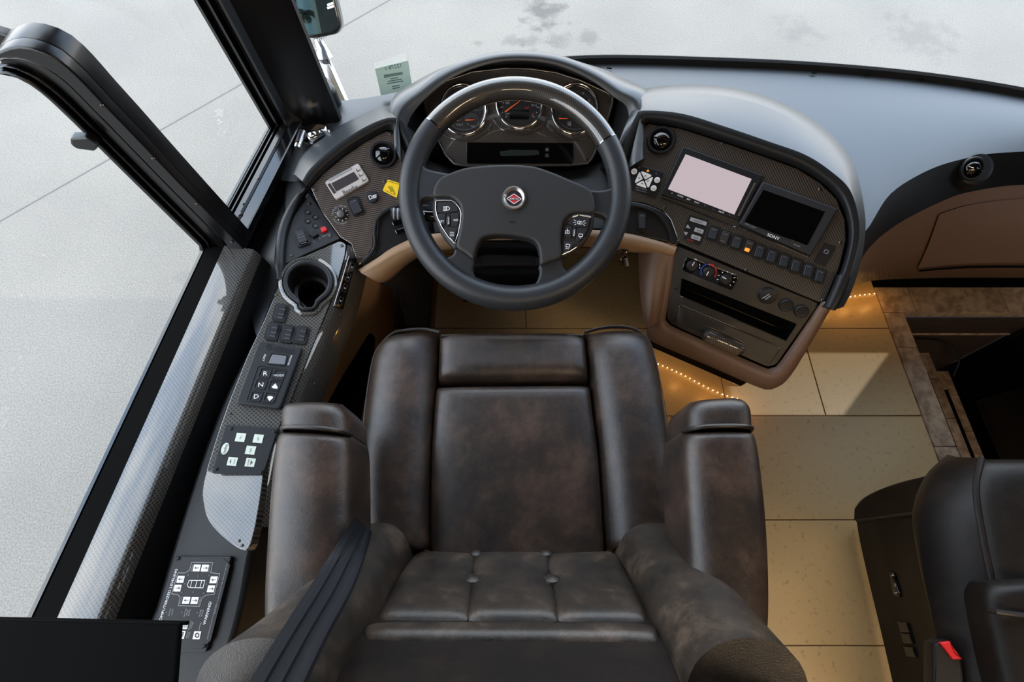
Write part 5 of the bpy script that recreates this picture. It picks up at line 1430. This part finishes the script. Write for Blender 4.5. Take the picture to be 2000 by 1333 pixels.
Li = [(860, 660), (860, 690), (858, 720), (853, 780), (848, 840), (846, 900), (844, 960), (844, 1020), (845, 1080)]
grid('side_bolster', zc([(760, 662), (744, 680), (732, 704), (721, 768), (711, 856), (706, 946), (706, 1085)], ZS), zc([(858, 653), (859, 690), (858, 720), (853, 780), (846, 900), (844, 1085)], ZS), 'leather', ds, crown=.058, n=34, e0=.16, e1=.05, drop=.10, p=2.2)
grid('side_bolster', zc([(1140, 653), (1142, 690), (1146, 720), (1154, 780), (1166, 900), (1178, 1085)], ZS), zc([(1250, 652), (1266, 672), (1276, 704), (1290, 768), (1304, 856), (1312, 946), (1314, 1085)], ZS), 'leather', ds, crown=.058, n=34, e0=.16, e1=.05, drop=.10, p=2.2)
grid('thigh_pad', zc([(862, 657), (860, 700), (858, 757)], ZS), zc([(1138, 657), (1142, 700), (1147, 754)], ZS), 'leather', ds, crown=.044, n=18, p=5, e0=.35, e1=.3, drop=.09, mm=26)
grid('seat_pad', zc([(856, 757), (850, 820), (845, 900), (844, 1085)], ZS), zc([(1148, 754), (1156, 820), (1166, 900), (1178, 1085)], ZS), 'leather', ds, crown=.040, n=26, p=5, e0=.08, e1=.0, drop=.09, mm=26)
# piping round the outer edges
tube('piping', zc([(858, 650), (830, 644), (800, 645), (770, 651), (746, 672), (731, 698), (719, 764), (709, 854), (704, 944), (704, 1060)], ZS + .01), .0035, MT['piping'], ds, seg=8)
tube('piping', zc([(1142, 650), (1170, 642), (1205, 638), (1240, 644), (1264, 664), (1277, 698), (1291, 764), (1305, 854), (1314, 944), (1316, 1060)], ZS + .01), .0035, MT['piping'], ds, seg=8)
tube('piping', zc([(862, 657), (1000, 656), (1138, 656)], ZS + .030), .0032, MT['piping'], ds, seg=8)
# seat box and pedestal
sb = [(730, 690), (1278, 690), (1314, 1085), (704, 1085)]
pts = [PZ(*p, ZS) for p in sb]
loft('seat_base', [[p for p in pts + pts[:1]], [Vector((p.x * .98, p.y, .36)) for p in pts + pts[:1]], [Vector((p.x * .86, p.y * .9 + .01, .30)) for p in pts + pts[:1]]], MT['leather_d'], ds, raw=True, sharp=30)
box('pedestal', (-.19, -.08, .0), (.19, .26, .40), MT['matte'], ds, bev=.02)
# back rest
BR = math.radians(22)
BP = Plane((0, -.012, ZS + .02), (0, math.cos(BR), math.sin(BR)))
BU = BP.n
def bp(pts): return spl([BP.hit(*p) for p in pts], 5)
def bq(pts): return spl([BP.w(Vector((p[0], -p[1]))) for p in pts], 5)
0 and print('BP', BP.p2(860, 1080), BP.p2(1290, 1260), BP.p2(560, 1333), BP.p2(400, 1333), BP.p2(1560, 1333))
tl, tr_ = [(822, 1072), (786, 1114), (756, 1168), (732, 1220)], [(1200, 1072), (1226, 1124), (1252, 1176), (1272, 1224)]
m1, m2_ = [(927, 1076), (924, 1130), (919, 1170), (914, 1222)], [(1068, 1076), (1076, 1130), (1083, 1170), (1090, 1223)]
dm_ = [(1.0, .42, (.16, .16), .016)]
grid('tufted_pad', bp(tl), bp([(x + 4, y) for x, y in m1]), 'leather_b', ds, sink=.022, crown=.030, up=BU, n=24, p=6, e0=.2, e1=.12, drop=.07, crease=[(1.0, .42, (.09, .08), .007)])
grid('tufted_pad', bp([(x - 4, y) for x, y in m1]), bp([(x + 4, y) for x, y in m2_]), 'leather_b', ds, sink=.022, crown=.032, up=BU, n=24, p=6, e0=.2, e1=.12, drop=.07, crease=[(1.0, .42, (.2, .14), .010), (0, .42, (.09, .08), .007)])
grid('tufted_pad', bp([(x - 4, y) for x, y in m2_]), bp(tr_), 'leather_b', ds, sink=.022, crown=.030, up=BU, n=24, p=6, e0=.2, e1=.12, drop=.07, crease=[(0, .42, (.09, .08), .007)])
for (x, y, r) in ((924, 1136, 12), (1078, 1136, 12), (930, 1086, 8), (1066, 1086, 8)):
    lathe('tuft_button', BP.up(.003), (x, y), [(r, 0), (r * .92, .004), (r * .6, .007), (r * .2, .008)], MT['leather_b'], ds, seg=18)
lb = [(722, 1216), (710, 1232), (716, 1256)]; rb = [(1268, 1218), (1284, 1232), (1290, 1260)]
grid('lumbar_bar', bp([(700 + (p[0] - 700), p[1]) for p in lb]), bp(rb), 'leather_b', ds, sink=.018, crown=.026, up=BU, n=14, p=9, e0=.45, e1=.45, drop=.06, mm=40)
grid('back_wing', bp([(722, 1046), (690, 1080), (640, 1140), (560, 1215), (470, 1290), (380, 1355)]), bp([(812, 1076), (788, 1112), (758, 1166), (726, 1216), (700, 1252), (640, 1362)]), 'leather_b', ds, crown=.055, up=BU, n=30, p=2.1, e0=.1, e1=0, drop=.09)
grid('back_wing', bp([(1200, 1080), (1226, 1120), (1250, 1170), (1272, 1218), (1300, 1262), (1340, 1362)]), bp([(1286, 1046), (1340, 1078), (1380, 1116), (1440, 1190), (1500, 1262), (1580, 1355)]), 'leather_b', ds, crown=.055, up=BU, n=30, p=2.1, e0=.1, e1=0, drop=.09)
ub = -BP.p2(1000, 1262).y
grid('upper_pad', bq([(-.30, ub + .012), (-.315, ub + .10), (-.32, .45), (-.29, .58), (-.24, .64)]), bq([(.30, ub + .012), (.315, ub + .10), (.32, .45), (.29, .58), (.24, .64)]), 'leather_b', ds, sink=.012, crown=.035, up=BU, n=28, p=5, e0=.08, e1=.2, drop=.12, mm=30)
grid('back_shell', bq([(-.26, .0), (-.27, .2), (-.28, .45), (-.24, .64)]), bq([(.26, .0), (.27, .2), (.28, .45), (.24, .64)]), 'leather_d', ds, crown=.0, up=BU, n=16, drop=.12)
ds.children[-1].location += BU * -.03
# armrests: long pad, piping, sewn cap
AZ = .715
def armrest(lp, rp, lc, rc, pip, seams):
    a = grid('armrest', zc(lp, AZ), zc(rp, AZ), 'leather', ds, crown=.036, n=30, p=2.3, e0=.06, e1=.12, drop=.085, mm=20)
    grid('armrest_cap', zc(lc, AZ), zc(rc, AZ), 'leather', a, crown=.036, n=16, p=2.5, e0=.62, e1=.0, drop=.08, mm=20)
    # piping over the crown
    A, B = PZ(*pip[0], AZ), PZ(*pip[1], AZ)
    path = []
    for i in range(15):
        s = i / 14
        path.append(A.lerp(B, s) + Vector((0, 0, .036 * max(0, 1 - abs(2 * s - 1) ** 2.3) ** (1 / 2.3) + .001)))
    tube('piping', path, .0035, MT['piping'], a, seg=8)
    return a
armrest([(556, 842), (545, 870), (536, 950), (529, 1050), (524, 1150), (524, 1245)], [(686, 850), (690, 880), (691, 950), (690, 1050), (688, 1150), (680, 1245)],
        [(566, 790), (557, 806), (556, 842)], [(668, 790), (684, 812), (687, 850)], ((555, 842), (687, 850)), None)
armrest([(1334, 844), (1329, 880), (1332, 960), (1336, 1050), (1340, 1150), (1350, 1245)], [(1464, 842), (1474, 880), (1484, 960), (1491, 1050), (1494, 1150), (1492, 1250)],
        [(1348, 786), (1336, 806), (1334, 844)], [(1440, 780), (1458, 802), (1462, 842)], ((1333, 844), (1464, 843)), None)
# buckle of the driver's belt
bk_ = thing('belt_buckle', PZ(1318, 1040, .45), 'red buttoned belt buckle between the driver seat and its right armrest', 'buckle')
slab('buckle_body', rnd([(1310, 1018), (1326, 1024), (1326, 1060), (1310, 1060)], 3), HZ(.50), MT['plastic'], bk_, t=.03, lift=-.03, bev=.003)
slab('release_button', rnd([(1312, 1022), (1322, 1030), (1323, 1052), (1313, 1054)], 2), HZ(.50), MT['red'], bk_, t=.006, bev=.001)
# seat belt webbing across the left wing
bl = thing('seat_belt', BP.w(Vector((-.2, .1)), .06), 'dark blue grey ribbed seat belt strap lying over the left side of the driver seat', 'seat belt')
def bpt(x, y, h): return Plane(BP.o + BP.n * h, BP.n).hit(x, y)
def over(x, y, z, h):
    a, b = PZ(x, y, z), bpt(x, y, h)
    return a if (a - CAM).length < (b - CAM).length else b
Lb = [over(*p) for p in [(692, 1012, .742, .0), (672, 1042, .755, .0), (622, 1120, .768, .075), (560, 1215, .79, .088), (500, 1310, .8, .092), (462, 1372, .8, .092)]]
Rb = [over(*p) for p in [(726, 1042, .70, .0), (716, 1078, .725, .05), (690, 1150, .745, .078), (645, 1235, .72, .088), (600, 1330, .74, .092), (575, 1385, .74, .092)]]
Lb, Rb = resample(spl(Lb, 5), 24), resample(spl(Rb, 5), 24)
rows = []
for f, h in ((0, 0), (.03, .0022), (.14, .0022), (.17, .0042), (.32, .0042), (.35, .0018), (.48, .0018), (.51, .0042), (.62, .0042), (.65, .0018), (.8, .0018), (.83, .0026), (.97, .0024), (1, 0)):
    rows.append([a.lerp(b, f) + BU * h for a, b in zip(Lb, Rb)])
rows.append([b - BU * .001 for b in Rb]); rows.append([a - BU * .001 for a in Lb])
loft('strap', rows, MT['belt'], bl, raw=True, sharp=40)
# stem where the belt disappears between cushion and arm
# ------------------------------------------------------------------ passenger seat
pz = .53
pss = thing('passenger_seat', (1.1, -.1, 0), 'dark leather passenger seat with power seat switches on its side panel', 'seat')
A = [PZ(*p, z) for p, z in [((1895, 898), pz), ((1884, 960), pz), ((1896, 1050), pz), ((1912, 1130), pz), ((1930, 1210), pz), ((1960, 1345), pz)]]
X1 = 1.40
grid('seat_pad', spl(A, 5), spl([Vector((X1, p.y, pz)) for p in A], 5), 'leather_d', pss, crown=.05, n=26, p=3.2, e0=.14, e1=0, drop=.05)
tube('piping', spl([p + Vector((.004, 0, .018)) for p in A], 5), .005, MT['piping'], pss, seg=8)
# side of the cushion, rounded, then the flared valance with its lip
S0 = resample(spl([p + Vector((.0, .0, .016)) for p in A], 5), 40)
S1 = resample(spl([PZ(*p, .50) for p in [(1868, 893), (1832, 920), (1800, 990), (1800, 1080), (1816, 1180), (1850, 1345)]], 5), 40)
S2 = resample(spl([PZ(*p, .42) for p in [(1850, 888), (1806, 932), (1782, 1000), (1792, 1090), (1818, 1200), (1850, 1345)]], 5), 40)
loft('cushion_side', [S0, S1, S2, [p + Vector((.05, 0, -.06)) for p in S2]], MT['leather_d'], pss, raw=True, sharp=0)
V0 = resample(spl([PZ(*p, .27) for p in [(1792, 1003), (1796, 1100), (1824, 1220), (1850, 1345), (1890, 1500)]], 5), 40)
V1 = resample(spl([PZ(*p, .15) for p in [(1722, 1012), (1732, 1070), (1752, 1150), (1784, 1250), (1812, 1345), (1860, 1500)]], 5), 40)
V2 = resample(spl([PZ(*p, .06) for p in [(1673, 1018), (1680, 1060), (1698, 1140), (1722, 1240), (1746, 1345), (1780, 1500)]], 5), 40)
V3 = [Vector((p.x + .03, p.y, .03)) for p in V2]
vs_ = loft('side_valance', [V0, V1, V2, V3], MT['leather_d'], pss, raw=True, sharp=0)
F0 = spl([PZ(*p, .42) for p in [(1812, 928), (1860, 910), (1930, 900), (2100, 890)]], 5)
F1 = spl([PZ(*p, .34) for p in [(1740, 945), (1780, 930), (1860, 915), (2050, 905)]], 5)
F2 = spl([PZ(*p, .27) for p in [(1676, 984), (1700, 962), (1760, 945), (1980, 915)]], 5)
F3 = spl([PZ(*p, .24) for p in [(1671, 1004), (1690, 985), (1740, 960), (1960, 930)]], 5)
G0 = spl([PZ(*p, .42) for p in [(1785, 1003), (1800, 985), (1880, 960), (2100, 930)]], 5)
grid('front_lip', spl([PZ(*p, z) for p, z in [((1812, 930), .27), ((1760, 943), .22), ((1715, 960), .15), ((1688, 976), .10), ((1674, 994), .07)]], 5), spl([PZ(*p, z) for p, z in [((1792, 1002), .27), ((1760, 1006), .22), ((1722, 1011), .15), ((1690, 1015), .09), ((1673, 1017), .06)]], 5), 'leather_d', pss, crown=.015, n=20, p=2.4, e0=0, e1=.1, drop=.01)
tube('piping', spl([PZ(*p, z) for p, z in [((1790, 1003), .275), ((1740, 1009), .185), ((1706, 1014), .12), ((1674, 1018), .064)]], 4), .004, MT['piping'], pss, seg=8)
loft('front_panel', [[PZ(*p, .40) for p in ((1812, 930), (1900, 905), (2100, 890))], [PZ(*p, .27) for p in ((1812, 932), (1900, 915), (2100, 900))], [PZ(*p, .06) for p in ((1690, 1000), (1780, 960), (2000, 930))]], MT['leather_d'], pss, n=14, sharp=0)
box('pedestal', (1.08, -.35, 0), (1.25, -.02, .46), MT['matte'], pss, bev=.02)
VP = Plane((V1[10] + V2[10]) / 2, (-1, 0, .02), (0, 1, 0))
sw2 = slab('seat_switch', rnd([(1744, 1117), (1752, 1118), (1758, 1134), (1766, 1160), (1764, 1168), (1752, 1164), (1748, 1140)], 4), VP, MT['gloss'], pss, t=.012, lift=.0, bev=.004, seg=3)
lines('switch_mark', [arc(1744.5, 1126, 2.4, 30, 180, 8), [(1748, 1141), (1749, 1146)], arc(1749.5, 1157, 2.4, 190, 350, 8)], VP.up(.0125), MT['white'], sw2, wpx=1.2)
for i, (x, y) in enumerate(((1772, 1226), (1778, 1248), (1784, 1274))):
    slab('seat_switch', rnd(para(x, y, (10.5, 1), (3.4, 10.5)), 3), VP.up(-.002), MT['gloss'], pss, t=.010, lift=.0, bev=.003)
# armrest that folds over the cushion
aa = grid('armrest', spl([PZ(*p, .565) for p in [(1926, 1138), (1916, 1160), (1920, 1196), (1940, 1290), (1956, 1350)]], 4), spl([PZ(*p, .565) for p in [(2100, 1120), (2110, 1160), (2115, 1196), (2130, 1290), (2140, 1350)]], 4), 'leather_d', pss, crown=.03, n=24, p=2.4, e0=.16, e1=0, drop=.03)
tube('piping', [PZ(x, y, z) for x, y, z in ((1932, 1193, .585), (1946, 1196, .594), (1970, 1199, .597), (2000, 1203, .597), (2060, 1206, .597))], .004, MT['piping'], aa, seg=8)
b2_ = thing('belt_buckle', PZ(1850, 1290, .45), 'black belt buckle with a bright red release button beside the passenger seat', 'buckle')
BQ = Plane(PZ(1850, 1275, .52), (-.3, 0, .95))
slab('buckle_body', rnd([(1822, 1258), (1852, 1250), (1880, 1286), (1884, 1345), (1822, 1345)], 5), BQ, MT['plastic'], b2_, t=.03, lift=-.03, bev=.004)
slab('release_button', rnd([(1832, 1255), (1852, 1252), (1857, 1262), (1862, 1276), (1877, 1287), (1858, 1288), (1845, 1270)], 1.5), BQ, MT['red'], b2_, t=.006, bev=.0015)

# ------------------------------------------------------------------ rope lights on the floor
for nm, pts, n, lab in (('a', [(1268, 704), (1290, 713), (1320, 726), (1350, 741), (1380, 757), (1402, 767), (1418, 773), (1440, 779)], 20, 'amber rope light along the tiles below the tan dash pod'),
                        ('b', [(1625, 588), (1650, 582), (1680, 577), (1708, 574)], 10, 'amber rope light on the tiles below the passenger dash')):
    rp_ = resample(spl([PZ(*p, .006) for p in pts], 5), 60)
    rl = thing('rope_light', rp_[30], lab, 'rope light')
    bl_ = resample(rp_, n)
    for q in bl_: ball('bulb', q, .0019, MT['led'], rl, seg=6)
    ln = resample(rp_, 4 if nm == 'a' else 3)
    for q in ln:
        ld = bpy.data.lights.new('rope_glow', 'POINT'); ld.energy = .06 if nm == 'a' else .075; ld.color = (1, .50, .12); ld.shadow_soft_size = .01
        lo_ = bpy.data.objects.new('rope_glow', ld); COL.objects.link(lo_); lo_.parent = rl; lo_.location = q + Vector((0, -.03, .05)) - WLOC[rl]

# ------------------------------------------------------------------ smaller things
# windscreen tag, printed side outwards so the figures read mirrored from inside
dvec = (PZ(806, 178, .6) - PZ(744, 189, .6)); dvec.z = 0
GP = Plane(PZ(770, 182, .602) + Vector((0, -.012, 0)), Vector((dvec.y, -dvec.x, 0)).normalized() + Vector((0, 0, .04)), dvec)
tgs = thing('stock_tag', GP.o, 'pale green paper tag with mirrored number 12278-1 taped to the windscreen', 'tag')
slab('sheet', [(732, 134), (797, 118), (806, 174), (744, 186)], GP, MT['paper'], tgs, t=.0006, bev=.0002)
T = GP.up(.0007)
txts([('12278-1', (768, 131), 7.5, (1, -.22), 1.0)], T, MT['inkgreen'], tgs, mirror=True)
lines('bar_code', [[(750 + k * 2.05, 146 - k * .3), (751 + k * 2.05, 152 - k * .4)] for k in range(18)], T, MT['inkgreen'], tgs, wpx=1.1)
lines('small_print', [[(763, 154), (777, 151.5)], [(758, 159), (784, 154.5)], [(756, 163.5), (787, 158)], [(766, 169), (780, 166.5)], [(767, 173), (781, 170.5)]], T, MT['inkgreen'], tgs, wpx=1.8)
# outside mirror on its bracket
mr = thing('outside_mirror', PD(650, 120, 1.45), 'outside mirror in a rounded black housing on a chrome bracket beyond the pillar', 'mirror')
MPn = Plane(PD(625, 30, 1.36), (.15, -.80, .45))
hsg = rnd([(520, -80), (640, -80), (666, 36), (668, 52), (660, 66), (612, 76), (585, 70), (560, 20)], 14, 5)
slab('housing', hsg, MPn, MT['gloss'], mr, t=.06, lift=-.05, bev=.01, seg=4)
slab('mirror_glass', rnd([(530, -74), (634, -72), (658, 40), (658, 52), (650, 61), (612, 68), (592, 62), (568, 18)], 10, 5), MPn, mat('mirror glass', '#4f5f59', .03, metal=1), mr, t=.001, lift=.0098, bev=.0004)
lines('mirror_label', [[(640, 10), (650, 6)], [(640, 16), (651, 12)]], MPn.up(.0112), MT['white'], mr, wpx=4)
tube('bracket', [PD(618, 74, 1.42), PD(628, 92, 1.44), PD(634, 110, 1.46)], [.014, .018, .03], MT['chrome'], mr, seg=14)
slab('bracket_arm', rnd([(612, 84), (632, 92), (648, 120), (690, 215), (684, 240), (640, 205), (622, 140)], 6), Plane(PD(640, 140, 1.46), (.1, -.5, .86)), MT['chrome'], mr, t=.03, lift=-.03, bev=.012, seg=4)
# chrome swivel light and silver pen by the pillar
cl = thing('chrome_swivel', PZ(620, 262, .607), 'small chrome swivel fitting on the dash beside the windscreen pillar', 'fitting')
SP = HZ(.612)
lathe('base_ring', SP, (618, 264), [(23, -.002), (23, .003), (20, .008), (15, .009)], MT['gloss'], cl)
slab('clasp', rnd([(600, 268), (622, 248), (640, 250), (641, 262), (622, 274), (606, 280)], 5), SP.up(.006), MT['chrome'], cl, t=.012, bev=.005, seg=3)
ball('ball_joint', SP.up(.014).hit(611, 264), .011, MT['chrome'], cl, seg=16)
ball('ball_joint', SP.up(.014).hit(628, 258), .008, MT['darkchrome'], cl, seg=14)
pn = thing('silver_cylinder', PZ(588, 272, .615), 'short ribbed silver cylinder lying by the window track', 'fitting')
P0, P1 = PZ(581, 290, .622), PZ(591, 258, .622)
tube('barrel', [P0.lerp(P1, .22), P1], .0085, MT['alu'], pn, seg=14)
tube('collar', [P0.lerp(P1, .16), P0.lerp(P1, .24)], .0095, MT['chrome'], pn, seg=14)
tube('cap', [P0, P0.lerp(P1, .16)], [.007, .0082], MT['alu'], pn, seg=14)
# black box at the rear end of the console
bb_ = thing('black_box', PZ(200, 1280, .62), 'plain matt black cabinet end behind the driver window at the lower left', 'cabinet')
BX = HZ(.86)
slab('front_edge', [(-262, 1205), (350, 1218), (348, 1226), (-262, 1213)], BX, MT['matte'], bb_, t=.004, lift=-.016, bev=.001)
slab('top', [(-262, 1205), (350, 1218), (334, 1420), (-300, 1420)], BX, MT['matte'], bb_, t=.006, lift=-.006, bev=.002)
